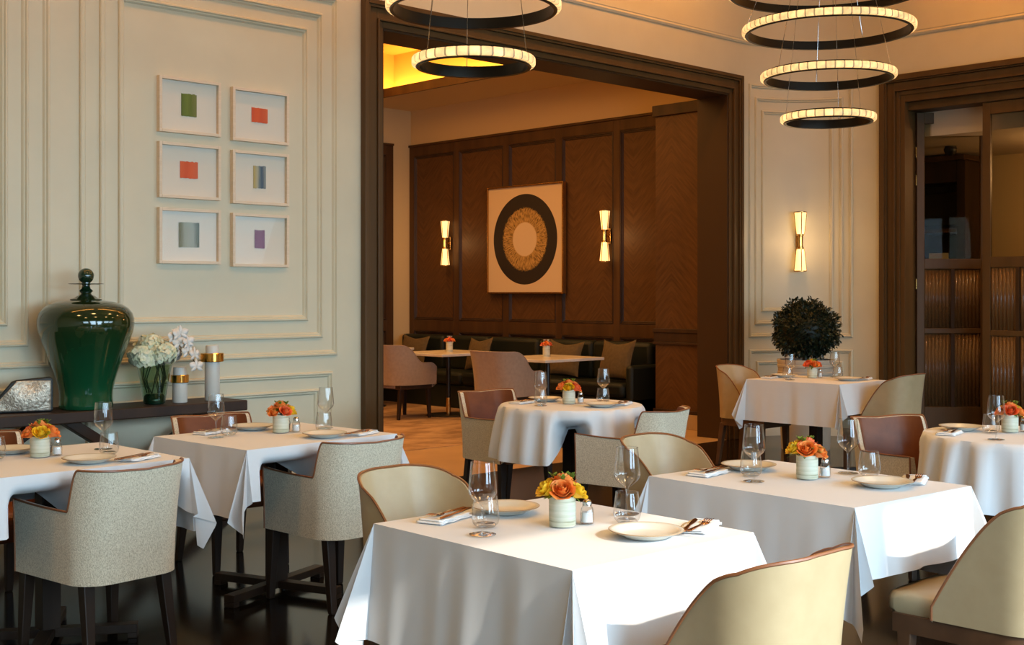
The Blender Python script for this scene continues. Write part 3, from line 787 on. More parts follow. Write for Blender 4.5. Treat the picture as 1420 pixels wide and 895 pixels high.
def table_base(label, W, D, round_=False, loc=(0, 0, 0), turn=0):
    t = thing('round_dining_table' if round_ else 'dining_table', label, 'table', loc, 0, 'cloth-covered dining tables')
    if round_:
        MB().lathe([(0, .715), (W - .02, .715), (W - .014, .72), (W - .014, .750), (W - .02, .756), (0, .756)], 64).build('tabletop', M['walnut'], t)
    else:
        MB().box(-W / 2 + .012, W / 2 - .012, -D / 2 + .012, D / 2 - .012, .715, .756).build('tabletop', M['walnut'], t, smooth=False, bevel=.004)
    MB().box(-.04, .04, -.04, .04, .05, .69).build('pedestal', M['legs'], t, smooth=False, bevel=.005)
    MB().box(-.22, .22, -.035, .035, .69, .715).build('bearer', M['legs'], t, smooth=False, bevel=.004)
    for k in range(4):
        a = (0 if round_ else PI / 4) + R(turn) + k * PI / 2; ca, sa = math.cos(a), math.sin(a)
        mb = MB().box(.0 if k % 2 == 0 else .03, .36, -.03, .03, .022, .058)
        mb.box(.32, .36, -.03, .03, 0, .022)
        mb.xf(lambda x, y, z: (x * ca - y * sa, x * sa + y * ca, z)).build('foot', M['legs'], t, smooth=False, bevel=.003)
    return t
TAB = [
    ('the sunlit front table', 2.61, 2.51, .735, .845, .345, .24, 3, -2, ()),
    ('the table with sun-patched skirt', 3.92, 2.515, .71, .91, .345, .24, 8, -4, ()),
    ('the table by the doorway frame', 3.33, 5.12, .88, .77, .31, .23, 12, 3, ((-.34, -.05), (.26, .44))),
    ('the table below the green jar', 2.16, 5.04, .86, .79, .31, .23, 21, 1, ((-.30, -.08), (.23, .43))),
    ('the table by the bush', 8.61, 5.43, .70, .85, .33, .24, 5, 0, ())]
for nm, x, y, W, D, Lx, Ly, sd, rz, tk in TAB:
    table_base('dark pedestal table under the cloth, ' + nm[4:], W, D, False, (x, y, 0), (-28 if rz == 3 else 13) if tk else 0).rotation_euler = (0, 0, R(rz))
    cloth_object(draped_cloth(W, D, Lx, Ly, sd, tk), 'white linen cloth with hanging points on ' + nm, (x, y, TZ - .0035), R(rz))
def round_cloth(rad, L, seed, tuck=()):
    rnd = random.Random(seed); n = 300; k = 26
    fr = [(17, rnd.uniform(0, 6.3), 1.0), (11, rnd.uniform(0, 6.3), .35), (23, rnd.uniform(0, 6.3), .3)]
    P = []
    for r in [rad * i / 10 for i in range(1, 10)]: P.append([(r * math.cos(2 * PI * q / n), r * math.sin(2 * PI * q / n), 0) for q in range(n)])
    for j in range(k + 1):
        s = j / k; row = []
        for q in range(n):
            a = 2 * PI * q / n; f = sum(w * math.cos(m * a + p + .5 * math.sin(2 * a + p)) for m, p, w in fr) / 1.3
            f = math.copysign(min(1, abs(f)) ** .75, f); w = 0
            for c, hw in tuck: w = max(w, 1 - sstep(hw - .08, hw + .08, abs((a - c + PI) % (2 * PI) - PI)))
            A = .036 * min(1, s * 1.15) ** .6 * (1 - .7 * w)
            rr = rad + .006 * min(1, j / 2) + A * (f + .8) + .012 * s - w * .30 * sstep(.15, .6, s)
            z = -L * s * (.98 - .02 * f) * (1 - .58 * w * sstep(.06, 1, s)) if j else 0
            row.append((rr * math.cos(a), rr * math.sin(a), z))
        P.append(row)
    mb = MB().grid(P, closed_v=True, flip=True); mb.f.append(tuple(range(n)))
    return mb
RT = [('the round table before the opening', 5.58, 5.27, 1, ((R(-90 - 46), .20), (R(-90 + 29), .26))), ('the round table by the doors', 5.95, 2.62, 4, ((1.42, .75),))]
for nm, x, y, sd, tk in RT:
    table_base('dark pedestal table under the cloth, ' + nm[4:], .44, .44, True, (x, y, 0))
    o = round_cloth(.44, .33, sd, tk).build('tablecloth', M['cloth'], None, angle=66)
    o.location = (x, y, TZ - .0035); tag(o, 'white linen cloth falling in flutes round ' + nm, 'tablecloth', 'white tablecloths')

# ================================================================== TABLEWARE (first ones built, the rest copied)
def make_goblet():
    t = thing('wine_glass', '', 'wine glass', group='wine glasses on the tables')
    MB().lathe([(.0095, .085), (.0145, .089), (.034, .106), (.0405, .117), (.0415, .124), (.038, .165), (.034, .207)], 32).build('bowl', M['glass'], t, angle=60)
    MB().lathe([(.0048, .006), (.004, .02), (.004, .07), (.0062, .083), (.0095, .085)], 20).build('stem', M['glass'], t, angle=60)
    MB().lathe([(0, .0005), (.038, .0005), (.0385, .002), (.02, .0035), (.0048, .006)], 32).build('foot', M['glass'], t, angle=60)
    MB().lathe([(.0335, .2065), (.0347, .2065), (.0347, .208), (.0335, .208), (.0335, .2065)], 32).build('rim', M['glass'], t)
    return t
def make_tumbler():
    t = thing('tumbler', '', 'tumbler', group='water tumblers on the tables')
    MB().lathe([(.030, .003), (.038, .012), (.0415, .026), (.040, .05), (.034, .092)], 32).build('body', M['glass'], t, angle=60)
    MB().lathe([(0, .0005), (.027, .0005), (.030, .003), (.030, .009), (.026, .012), (0, .011)], 32).build('base', M['glass'], t)
    MB().lathe([(.0335, .0915), (.0347, .0915), (.0347, .093), (.0335, .093), (.0335, .0915)], 32).build('rim', M['glass'], t)
    return t
def make_plate():
    t = thing('side_plate', '', 'plate', group='side plates on the tables')
    MB().lathe([(0, .0), (.062, 0), (.066, .004), (.092, .015), (.1045, .0195), (.106, .0215), (.104, .0225), (.092, .0195), (.072, .0095), (.062, .0065), (0, .0065)], 64).build('dish', M['plate'], t, angle=60)
    MB().lathe([(.1058, .0195), (.1068, .0205), (.1068, .0222), (.1056, .0228), (.1046, .0222), (.1046, .0208)], 64).build('rim', M['plate_rim'], t)
    return t
def make_napkin(seed=1):
    rnd = random.Random(seed); mb = MB()
    for k, (w, l, z) in enumerate(((.047, .088, .0008), (.043, .080, .0042), (.040, .084, .0076))):
        n, m = 12, 8; ph = rnd.uniform(0, 6)
        P = []
        for i in range(n + 1):
            x = -l + 2 * l * i / n
            P.append([(x + .004 * math.sin(3 * j / m + ph), -w + 2 * w * j / m, z + .0016 * math.sin(1.3 * i + ph) * math.sin(.9 * j + ph)) for j in range(m + 1)])
        mb.grid(P)
        P2 = [[(l + .003 * math.sin(a) - .001, -w + 2 * w * j / m, z + .0016 - .0016 * math.cos(a)) for j in range(m + 1)] for a in (0, PI / 4, PI / 2, .75 * PI, PI)]
        mb.grid(P2)
    o = mb.build('napkin', M['napkin'], None, angle=60, solid=.0022)
    return tag(o, '', 'napkin', 'folded napkins on the tables')
def make_knife():
    t = thing('table_knife', '', 'knife', group='copper-toned table knives')
    mb = MB(); rows = []
    for x, w, h in ((-.105, .0045, .003), (-.10, .007, .004), (-.05, .006, .0038), (-.005, .0045, .003)):
        rows.append([(x, -w, 0), (x, w, 0), (x, w, h), (x, -w, h)])
    mb.grid(rows, closed_v=True); mb.f += [(0, 3, 2, 1), (12, 13, 14, 15)]
    mb.build('handle', M['copper'], t, bevel=.001)
    poly = [(-.006, -.004), (.03, -.008), (.08, -.009), (.097, -.004), (.105, .003), (.09, .0065), (.03, .006), (-.006, .004)]
    MB().prism(poly, .0008, .0024).build('blade', M['copper'], t, smooth=False)
    return t
def make_fork():
    t = thing('table_fork', '', 'fork', group='copper-toned table forks')
    mb = MB(); rows = []
    for x, w, h in ((-.10, .004, .003), (-.094, .007, .004), (-.04, .005, .0036), (.02, .003, .003)):
        rows.append([(x, -w, .001), (x, w, .001), (x, w, h + .001), (x, -w, h + .001)])
    mb.grid(rows, closed_v=True); mb.f += [(0, 3, 2, 1), (12, 13, 14, 15)]
    mb.build('handle', M['copper'], t, bevel=.001)
    mb = MB(); P = []
    for x, w, z in ((.015, .003, .002), (.03, .008, .001), (.045, .0115, .0015), (.055, .012, .004)): P.append([(x, -w, z), (x, w, z)])
    h = MB().grid(P)
    for k in range(4):
        y = -.0105 + .007 * k; h.grid([[(.055, y - .0018, .004), (.055, y + .0018, .004)], [(.075, y - .0016, .0065), (.075, y + .0016, .0065)], [(.095, y - .0006, .006), (.095, y + .0006, .006)]])
    h.build('tines', M['copper'], t, solid=.0018)
    return t
def make_shaker(name, cat, fill, grp):
    t = thing(name, '', cat, group=grp)
    MB().lathe([(0, .0005), (.019, .0005), (.021, .004), (.0205, .03), (.0175, .046), (.012, .054)], 24).build('glass_body', M['glass'], t, angle=60)
    MB().lathe([(0, .005), (.0165, .005), (.0165, .034), (0, .036)], 24).build('filling', fill, t)
    MB().lathe([(.0125, .053), (.014, .054), (.014, .064), (.011, .070), (.006, .073), (0, .0735)], 24).build('cap', M['chrome'], t)
    return t
def petal_cup(mb, c, yaw, open_, r, h, wdt, rnd):
    """one petal: a curved sheet standing round the bud axis"""
    P = []; n, m = 6, 6; cy, sy = math.cos(yaw), math.sin(yaw)
    for i in range(n + 1):
        t = i / n; row = []
        rad = r * (.35 + .65 * math.sin(min(1, t * 1.25) * PI / 2)) + open_ * r * t ** 3
        z = h * t - .16 * open_ * h * t ** 4
        hw = wdt * (math.sin(PI * (.16 + .68 * t)) ** .6) * (1 if t < .85 else .9)
        for j in range(m + 1):
            a = (j / m - .5) * 2 * hw
            zz = z - .10 * h * abs(j / m - .5) * 2 * t
            x = rad * math.cos(a); y = rad * math.sin(a)
            row.append((c[0] + x * cy - y * sy, c[1] + x * sy + y * cy, c[2] + zz))
        P.append(row)
    mb.grid(P)
def rose(parent, c, tilt, yaw, s, m, seed):
    rnd = random.Random(seed); mb = MB(); k = 0
    for ring, (n, op, r, h, wd) in enumerate(((2, -.35, .35, .95, 1.5), (3, -.15, .55, 1.0, 1.2), (4, .05, .78, 1.0, 1.0), (5, .3, .98, .95, .85), (5, .6, 1.1, .85, .75))):
        for i in range(n):
            petal_cup(mb, (0, 0, -.05 * ring * s), 2 * PI * i / n + ring * .7 + rnd.uniform(-.15, .15), op + rnd.uniform(-.08, .1), r * s * .8, h * s * 1.55, wd, rnd)
    mt = Matrix.Translation(c) @ Matrix.Rotation(yaw, 4, 'Z') @ Matrix.Rotation(tilt, 4, 'Y')
    mb.xf(lambda x, y, z: tuple(mt @ Vector((x, y, z))))
    return mb.build('rose', m, parent, angle=80, fix=False)
def leaf_blade(mb, c, d, up, L, Wd, n=5):
    d = Vector(d).normalized(); s = d.cross(Vector(up))
    if s.length < 1e-4: s = d.orthogonal()
    s.normalize(); u = s.cross(d); P = []
    for i in range(n + 1):
        t = i / n; w = Wd * math.sin(PI * min(1, t * .96 + .04)) ** .8 * (1 - .25 * t); p = Vector(c) + d * L * t - u * L * .25 * t * t
        P.append([tuple(p - s * w + u * w * .25), tuple(p), tuple(p + s * w + u * w * .25)])
    mb.grid(P)
def make_flowers(name='flower_pot', seed=0, s=1.0, palette=('rose_y', 'rose_o', 'rose_y', 'rose_r', 'rose_o', 'rose_o'), tall=.0):
    t = thing(name, '', 'flower pot', group='flower pots on the tables')
    h = .088 + tall; r = .040
    MB().lathe([(0, .0), (r - .002, 0), (r, .003), (r, h * .5), (r, h - .002), (r - .002, h), (r - .005, h - .001), (r - .005, h - .02), (0, h - .02)], 36).build('pot', M['pot'], t)
    rnd = random.Random(seed); k = len(palette)
    spots = [(math.cos(2 * PI * i / (k - 1) + .4 + seed) * .036, math.sin(2 * PI * i / (k - 1) + .4 + seed) * .036, h + .004 + rnd.uniform(-.004, .008)) for i in range(k - 1)] + [(0, 0, h + .024)]
    st = MB()
    for i, (x, y, z) in enumerate(spots):
        a = math.atan2(y, x); tilt = .75 if i < k - 1 else .1
        rose(t, (x, y, z), tilt, a, .0262 * s * rnd.uniform(.92, 1.12), M[palette[i]], seed * 31 + i)
        st.tube([(x * .2, y * .2, h - .05), (x * .6, y * .6, h - .015), (x, y, z + .006)], .0022, 6)
    lf = MB()
    for i in range(26):
        a = rnd.uniform(0, 2 * PI); e = rnd.uniform(-.35, 1.0); q = rnd.uniform(.6, 1)
        c = (.040 * math.cos(a) * q, .040 * math.sin(a) * q, h + rnd.uniform(-.002, .030))
        leaf_blade(lf, c, (math.cos(a), math.sin(a), e), (0, 0, 1), rnd.uniform(.022, .046), rnd.uniform(.006, .011))
    for i in range(5):
        a = rnd.uniform(0, 2 * PI); c = (.03 * math.cos(a), .03 * math.sin(a), h + .05)
        for q in range(4): leaf_blade(lf, c, (math.cos(a + q * 1.5) * .6, math.sin(a + q * 1.5) * .6, 1), (0, 0, 1), .024, .007)
    for v in st.v: pass
    st.build('stems', M['stem'], t); lf.build('foliage', M['leaf'], t, fix=False)
    return t
goblet, tumbler, plate, napkin, knife, fork = make_goblet(), make_tumbler(), make_plate(), make_napkin(), make_knife(), make_fork()
salt = make_shaker('salt_shaker', 'salt shaker', M['salt'], 'salt shakers on the tables'); pepper = make_shaker('pepper_shaker', 'pepper shaker', M['pepper'], 'pepper shakers on the tables')
used = set()
def put(proto, loc, rz, label):
    if proto.name not in used:
        used.add(proto.name); proto.location = loc; proto.rotation_euler = (0, 0, rz); proto['label'] = label; return proto
    return dup(proto, loc, rz, label)
PAL = [('rose_y', 'rose_y', 'rose_o', 'rose_y', 'rose_o', 'rose_o'), ('rose_y', 'rose_o', 'rose_o', 'rose_r', 'rose_y', 'rose_r'), ('rose_o', 'rose_r', 'rose_y', 'rose_r', 'rose_o', 'rose_o'),
       ('rose_y', 'rose_o', 'rose_y', 'rose_r', 'rose_o', 'rose_o'), ('rose_r', 'rose_o', 'rose_r', 'rose_r', 'rose_o', 'rose_y'), ('rose_o', 'rose_r', 'rose_o', 'rose_y', 'rose_r', 'rose_o'), ('rose_y', 'rose_o', 'rose_r', 'rose_o', 'rose_y', 'rose_o')]
# table centre; then per seat (0 near the viewer, 1 across): plate, napkin, tumbler, goblet offsets; flower, salt, pepper offsets
L0 = dict(plate=(.07, -.27), napkin=(.275, -.295), tumbler=(.19, -.095), goblet=(.30, .0))
L1 = dict(plate=(.05, .285), napkin=(-.165, .315), tumbler=(-.16, .15), goblet=(-.245, .07))
MID = dict(flower=(.02, .01), salt=(.095, -.02), pepper=(.085, .045))
def mod(d, **k): d = dict(d); d.update(k); return d
SET = [
    ('the sunlit front table', 2.61, 2.51, L0, mod(L1, napkin=(-.16, .33)), MID),
    ('the table with sun-patched skirt', 3.91, 2.515, mod(L0, plate=(.08, -.27), napkin=(.265, -.29), tumbler=(.27, -.11), goblet=(.27, -.02)), mod(L1, plate=(.09, .31), napkin=(-.12, .345), tumbler=(-.05, .20), goblet=(-.16, .11)), mod(MID, flower=(.05, .02), salt=(.125, -.01), pepper=(.115, .05))),
    ('the table by the doorway frame', 3.34, 5.13, mod(L0, plate=(.10, -.255), napkin=(.30, -.28), tumbler=(.24, -.05), goblet=(.33, .06)), mod(L1, plate=(.03, .27), napkin=(-.20, .27), tumbler=(-.19, .13), goblet=(-.29, .08)), mod(MID, flower=(.06, .06), salt=(.13, .03), pepper=(.12, .10))),
    ('the table below the green jar', 2.17, 5.06, mod(L0, plate=(.06, -.255), napkin=(.25, -.30), tumbler=(.23, -.08), goblet=(.29, .10)), mod(L1, plate=(-.05, .27), napkin=(-.28, .27), tumbler=(-.18, .10), goblet=(-.27, .02)), mod(MID, flower=(-.01, .06), salt=(.06, .05), pepper=(.05, .12))),
    ('the table by the bush', 8.64, 5.46, mod(L0, plate=(.05, -.27), napkin=(.255, -.30)), mod(L1, plate=(.02, .30), napkin=(-.16, .32)), mod(MID, flower=(.12, .10), salt=(.19, .07), pepper=(.18, .13))),
    ('the round table before the opening', 5.58, 5.27, mod(L0, plate=(.0, -.25), napkin=(.205, -.24)), mod(L1, plate=(.04, .27), napkin=(-.165, .26), tumbler=(-.17, .10), goblet=(-.23, .04)), mod(MID, flower=(.01, .03), salt=(.085, .0), pepper=(.075, .065))),
    ('the round table by the doors', 5.95, 2.62, mod(L0, plate=(.0, -.25), napkin=(.205, -.24)), mod(L1, plate=(-.02, .28), napkin=(-.22, .24), tumbler=(-.04, .115), goblet=(-.30, -.03)), mod(MID, flower=(.07, .07), salt=(.14, .03), pepper=(.13, .10))),
]
for ti, (nm, tx, ty, A0, A1, MI) in enumerate(SET):
    P = lambda o, dz=0: (tx + o[0], ty + o[1], TZ + dz)
    for si, A in enumerate((A0, A1)):
        seat = ('near seat', 'far seat')[si]; rz = PI * si; sg = (1, -1)[si]
        put(plate, P(A['plate']), rz + ti, 'cream stoneware side plate at the %s of %s' % (seat, nm))
        nr = rz + R((22, 12)[si]) + .1 * math.sin(ti * 3 + si)
        put(napkin, P(A['napkin']), nr, 'folded white napkin at the %s of %s' % (seat, nm))
        put(tumbler, P(A['tumbler']), rz, 'clear water tumbler at the %s of %s' % (seat, nm))
        put(goblet, P(A['goblet']), rz, 'clear stemmed wine glass at the %s of %s' % (seat, nm))
        n = A['napkin']; ca, sa = math.cos(nr), math.sin(nr)
        for q, (pr, dx, dy, dr, word) in enumerate(((knife, -.03, .016, .10, 'knife'), (fork, -.03, -.014, -.06, 'fork'))):
            put(pr, (tx + n[0] + dx * ca - dy * sa, ty + n[1] + dx * sa + dy * ca, TZ + .0125), nr + dr, 'copper-toned %s on the napkin at the %s of %s' % (word, seat, nm))
    f = make_flowers('flower_pot', ti + 1, 1.0, PAL[ti]); f.location = P(MI['flower']); f['label'] = 'banded ceramic pot of yellow and orange roses on ' + nm
    put(salt, P(MI['salt']), 0, 'glass salt shaker beside the roses on ' + nm); put(pepper, P(MI['pepper']), 0, 'glass pepper shaker beside the roses on ' + nm)
# ================================================================== CONSOLE AND WHAT STANDS ON IT
CZ = .765
con = thing('console_table', 'long dark wood console with crossed legs against the cream wall', 'console table', (0, 7.09, 0))
MB().box(1.9, 4.27, -.19, .19, CZ - .065, CZ).build('top', M['walnut_dark'], con, smooth=False, bevel=.006)
for xa, xb in ((3.12, 4.16), (2.0, 3.04)):
    for k, (p, q) in enumerate((((xa, CZ - .065), (xb, 0)), ((xb, CZ - .065), (xa, 0)))):
        mb = MB(); w = .055; y0, y1 = (-.13, -.045) if k == 0 else (.045, .13)
        vs = [(p[0] - w, y, p[1]) for y in (y0, y1)] + [(p[0] + w, y, p[1]) for y in (y0, y1)] + [(q[0] - w, y, 0) for y in (y0, y1)] + [(q[0] + w, y, 0) for y in (y0, y1)]
        mb.add(vs, [(0, 1, 3, 2), (4, 6, 7, 5), (0, 4, 5, 1), (2, 3, 7, 6), (0, 2, 6, 4), (1, 5, 7, 3)])
        mb.build('crossed_leg', M['walnut_dark'], con, smooth=False, bevel=.005)
    MB().box((xa + xb) / 2 - .03, (xa + xb) / 2 + .03, -.05, .05, .31, .39).build('cross_pin', M['walnut_dark'], con, smooth=False, bevel=.005)

jar = thing('lidded_jar', 'big glossy green lidded temple jar on the console', 'jar', (3.262, 7.07, CZ)); jar.scale = (.98, .98, .985)
MB().lathe([(0, 0), (.150, 0), (.157, .006), (.158, .03), (.156, .07), (.158, .11), (.168, .16), (.186, .22), (.210, .29), (.236, .36), (.260, .42), (.277, .47), (.284, .51), (.283, .545), (.272, .58), (.248, .61), (.212, .633), (.165, .648), (.115, .656), (.092, .659)], 72).build('body', M['jar'], jar, angle=70)
MB().lathe([(0, .659), (.092, .659), (.094, .664), (.07, .672), (.052, .684), (.036, .69), (.030, .70), (.036, .708), (.042, .714), (.036, .722), (.027, .728), (.023, .745), (.025, .762), (.023, .775)], 40).build('lid', M['jar'], jar, angle=50)
li = MB().lathe([(.02, .752), (.085, .752), (.103, .756), (.104, .759), (.085, .759), (.02, .760)], 48).build('lid_disc', M['jar'], jar, angle=50)
kb = MB(); kb.lathe([(.0005 + .047 * math.sin(PI * k / 20), .806 + .047 * -math.cos(PI * k / 20)) for k in range(21)], 36); kb.build('knob', M['jar'], jar, angle=70)

vs = thing('flower_vase', 'smoky green glass vase of white hydrangea and orchids on the console', 'vase', (3.70, 7.06, CZ))
MB().lathe([(.066, .012), (.070, .04), (.080, .10), (.090, .16), (.097, .20), (.104, .232), (.112, .246)], 48).build('glass_body', M['green_glass'], vs, angle=60)
MB().lathe([(0, 0), (.055, 0), (.064, .008), (.066, .02), (.062, .05), (.050, .064), (.0, .066)], 40).build('thick_base', M['green_glass_deep'], vs)
rnd = random.Random(5)
st = MB()
for i in range(14):
    a = rnd.uniform(0, 2 * PI); b = a + rnd.uniform(-.8, .8); st.tube([(.045 * math.cos(a), .045 * math.sin(a), .07), (.07 * math.cos(b), .07 * math.sin(b), .16), (.06 * math.cos(b + .4), .06 * math.sin(b + .4), .25), (.03 * math.cos(b), .03 * math.sin(b), .31)], .0035, 6)
st.build('stems', M['stem'], vs)
def floret(mb, c, nrm, s):
    nrm = Vector(nrm).normalized(); a = nrm.orthogonal().normalized(); b = nrm.cross(a); ph = rnd.uniform(0, 1.5)
    for k in range(4):
        t = ph + k * PI / 2; d = a * math.cos(t) + b * math.sin(t); e = -a * math.sin(t) + b * math.cos(t); c = Vector(c)
        mb.grid([[tuple(c - e * s * .12), tuple(c + e * s * .12)], [tuple(c + d * s * .55 - e * s * .5 + nrm * s * .25), tuple(c + d * s * .55 + e * s * .5 + nrm * s * .25)], [tuple(c + d * s - e * s * .22 + nrm * s * .1), tuple(c + d * s + e * s * .22 + nrm * s * .1)]])
for c, r, m in (((-.085, -.02, .30), .082, 'petal_green'), ((.02, -.06, .315), .085, 'petal_green'), ((.0, .06, .335), .09, 'petal_green'), ((-.03, -.01, .365), .075, 'petal_green'), ((.09, .0, .32), .075, 'petal_white')):
    mb = MB()
    for k in range(150):
        z = 1 - 1.75 * (k + .5) / 150; a = k * 2.39996; q = math.sqrt(max(0, 1 - z * z)); n = (q * math.cos(a), q * math.sin(a), z)
        q2 = rnd.uniform(.86, 1.1); floret(mb, (c[0] + n[0] * r * q2, c[1] + n[1] * r * q2, c[2] + n[2] * r * .85 * q2), (n[0] + rnd.gauss(0, .3), n[1] + rnd.gauss(0, .3), n[2] + rnd.gauss(0, .3)), .021)
    mb.build('hydrangea', M[m], vs, angle=80, fix=False)
stem = []
for k in range(9):
    t = k / 8; stem.append((.03 + .20 * t, -.05 - .04 * t, .36 + .075 * math.sin(t * 2.6) - .15 * t * t))
MB().tube(stem, .003, 6).build('orchid_stem', M['stem'], vs)
def orchid(c, yaw, s):
    mb = MB(); n = Vector((math.cos(yaw) * .35 + .2, -1, .1)).normalized(); a = n.cross(Vector((0, 0, 1))).normalized(); b = a.cross(n)
    for k, (ang, L, W) in enumerate(((90, 1, .42), (210, 1, .42), (330, 1, .42), (20, 1.1, .75), (160, 1.1, .75))):
        d = a * math.cos(R(ang)) + b * math.sin(R(ang)); e = -a * math.sin(R(ang)) + b * math.cos(R(ang)); P = []
        for i in range(5):
            t = i / 4; w = W * s * math.sin(PI * (.08 + .87 * t)) * .6; p = Vector(c) + d * s * L * t + n * s * .25 * t * (1 - t)
            P.append([tuple(p - e * w), tuple(p + n * s * .05), tuple(p + e * w)])
        mb.grid(P)
    return mb.build('orchid', M['petal_white'], vs, angle=80, fix=False, solid=.0008)
for k, (i, dz) in enumerate(((2, .02), (3, .03), (4, -.02), (4, .045), (5, .01), (6, -.025), (6, .03), (7, 0), (8, -.02))):
    p = stem[i]; orchid((p[0] + .012 * math.sin(k * 2), p[1] - .025, p[2] + dz), k, .052)
lf = MB()
for k in range(6):
    a = rnd.uniform(0, 6.28); leaf_blade(lf, (.06 * math.cos(a), .06 * math.sin(a), .262), (math.cos(a), math.sin(a), .3), (0, 0, 1), .07, .02)
lf.build('foliage', M['bush'], vs, solid=.0008)

def candle_holder(x, h, r, rr, rh, label):
    t = thing('pillar_holder', label, 'candle holder', (x, 7.06, CZ), 0, 'white pillar holders with gold rings')
    MB().lathe([(0, 0), (r - .002, 0), (r, .003), (r, h - .08)], 40).build('column', M['white_ceramic'], t, angle=60)
    MB().lathe([(r - .002, h - .03 - rh), (rr - .003, h - .03 - rh), (rr, h - .027 - rh), (rr, h - .033), (rr - .003, h - .03), (r - .006, h - .03)], 48).build('gold_ring', M['gold'], t, angle=40)
    MB().lathe([(r - .006, h - .032), (r - .006, h + .012), (r - .009, h + .018), (.03, h + .019), (0, h + .019)], 40).build('candle', M['white_ceramic'], t, angle=50)
candle_holder(3.875, .205, .047, .057, .05, 'short white pillar holder with gold ring beside the flower vase')
candle_holder(4.105, .335, .048, .074, .056, 'tall white pillar holder with gold ring at the console end')
# silver sculpture: a leaning triangular slab with a scooped face
sp = thing('silver_sculpture', 'hammered silver slab sculpture with a dark edge beside the green jar', 'sculpture', (2.885, 7.08, CZ), R(-20))
out = [(-.20, 0), (.155, 0), (.165, .012), (.165, .19), (.15, .205), (-.035, .19), (-.06, .18), (-.19, .02)]
MB().prism(out, -.026, .004).xf(lambda x, y, z: (x, z, y)).build('edge', M['dark_edge'], sp, smooth=False, bevel=.008)
n = 24; P = []
for i in range(n + 1):
    row = []
    for j in range(n + 1):
        v = j / n; x0 = -.18 + .145 * min(1, v * 1.02); x = x0 + (.150 - x0) * i / n; z = .012 + .172 * v
        dd = math.hypot((x - .03) / .10, (z - .20) / .12)
        row.append((x, -.036 - .012 * math.cos(min(1, abs(dd - 1)) * PI) - .008 * (1 - v), z))
    P.append(row)
MB().grid(P).build('hammered_face', M['silver'], sp, solid=.006)

# ================================================================== BACK ROOM FURNITURE
bq = thing('banquette', 'long dark green banquette along the walnut panelling', 'banquette', (10.48, 0, 0))
Y0, Y1 = 8.80, 13.40
MB().box(-.20, .44, Y0, Y1, .0, .30).build('base', M['green_bench'], bq, smooth=False, bevel=.02)
ny = 5
for k in range(ny):
    a = Y0 + .10 + (Y1 - Y0 - .12) * k / ny; b = Y0 + .10 + (Y1 - Y0 - .12) * (k + 1) / ny
    MB().box(-.24, .30, a + .004, b - .004, .30, .46).build('seat_cushion', M['green_bench'], bq, smooth=True, bevel=.045)
    MB().box(.24, .43, a + .004, b - .004, .44, .90).build('back_cushion', M['green_bench'], bq, smooth=True, bevel=.05)
MB().box(-.20, .44, Y0, Y0 + .10, .08, .66).build('arm', M['green_bench'], bq, smooth=True, bevel=.035)
def cushion(loc, rz, label, s=.25):
    n = 18; P = []; Q = []
    for sgn, T in ((1, P), (-1, Q)):
        for i in range(n + 1):
            row = []
            for j in range(n + 1):
                u, v = 2 * i / n - 1, 2 * j / n - 1
                e = (1 - u * u) * (1 - v * v); pin = 1 - .10 * (1 - abs(u) ** 2) * abs(v) ** 3; pin2 = 1 - .10 * (1 - abs(v) ** 2) * abs(u) ** 3
                z = v * s * pin + (-.045 * (1 - abs(u) ** 1.3) * max(0, v) ** 3) * s * 4
                row.append((sgn * .07 * max(0, e) ** .55, u * s * pin2, (z + s) * .86))
            T.append(row)
    mb = MB().grid(P).grid(Q, flip=True)
    o = mb.build('cushion', M['cushion'], None, angle=60); o.location = loc; o.rotation_mode = 'ZYX'; o.rotation_euler = (0, R(16), rz)
    return tag(o, label, 'cushion', 'scatter cushions on the banquette')
cushion((10.46, 12.85, .49), R(6), 'olive brown cushion on the banquette, nearest the back corner')
cushion((10.46, 11.55, .49), R(-8), 'olive brown cushion on the banquette, under the ring painting')
cushion((10.46, 10.05, .49), R(8), 'olive brown cushion behind the small flower pot on the banquette')
cushion((10.42, 9.20, .49), R(-6), 'olive brown cushion at the pilaster end of the banquette', .27)
def cafe_table(loc, label):
    t = thing('cafe_table', label, 'table', loc, 0, 'marble tables in the back room')
    MB().box(-.46, .46, -.42, .42, .728, .760).build('tabletop', M['marble'], t, smooth=False, bevel=.006)
    MB().box(-.2, .2, -.2, .2, .712, .728).build('bearer', M['black'], t, smooth=False)
    MB().lathe([(.026, .20), (.026, .712)], 20).build('column', M['black'], t)
    MB().lathe([(.028, .022), (.028, .215), (.0, .216)], 20).build('brass_sleeve', M['brass'], t)
    MB().lathe([(0, .004), (.26, .004), (.262, .010), (.255, .018), (.05, .024), (.0, .024)], 40).build('base_disc', M['black'], t)
    return t
ct = cafe_table((9.62, 11.10, 0), 'pale marble pedestal table by the half hidden taupe armchair')
dup(ct, (9.60, 9.42, 0), 0, 'pale marble pedestal table behind the round white table')
dup(ct, (9.62, 12.72, 0), 0, 'pale marble table furthest into the back room, beside the doorway frame')
for i, (x, y, lab) in enumerate(((9.62, 11.08, 'small cream pot of orange flowers on the table under the wall sconce'), (9.66, 9.50, 'small cream pot of orange flowers on the table below the ring painting'))):
    f = make_flowers('small_flower_pot', 20 + i, .8, ('rose_r', 'rose_o', 'rose_r', 'rose_o', 'rose_r', 'rose_o'), .035); f.location = (x, y, .760); f['label'] = lab
    f['group'] = 'flower pots in the back room'
    f.children[0].data.materials[0] = M['white_ceramic']

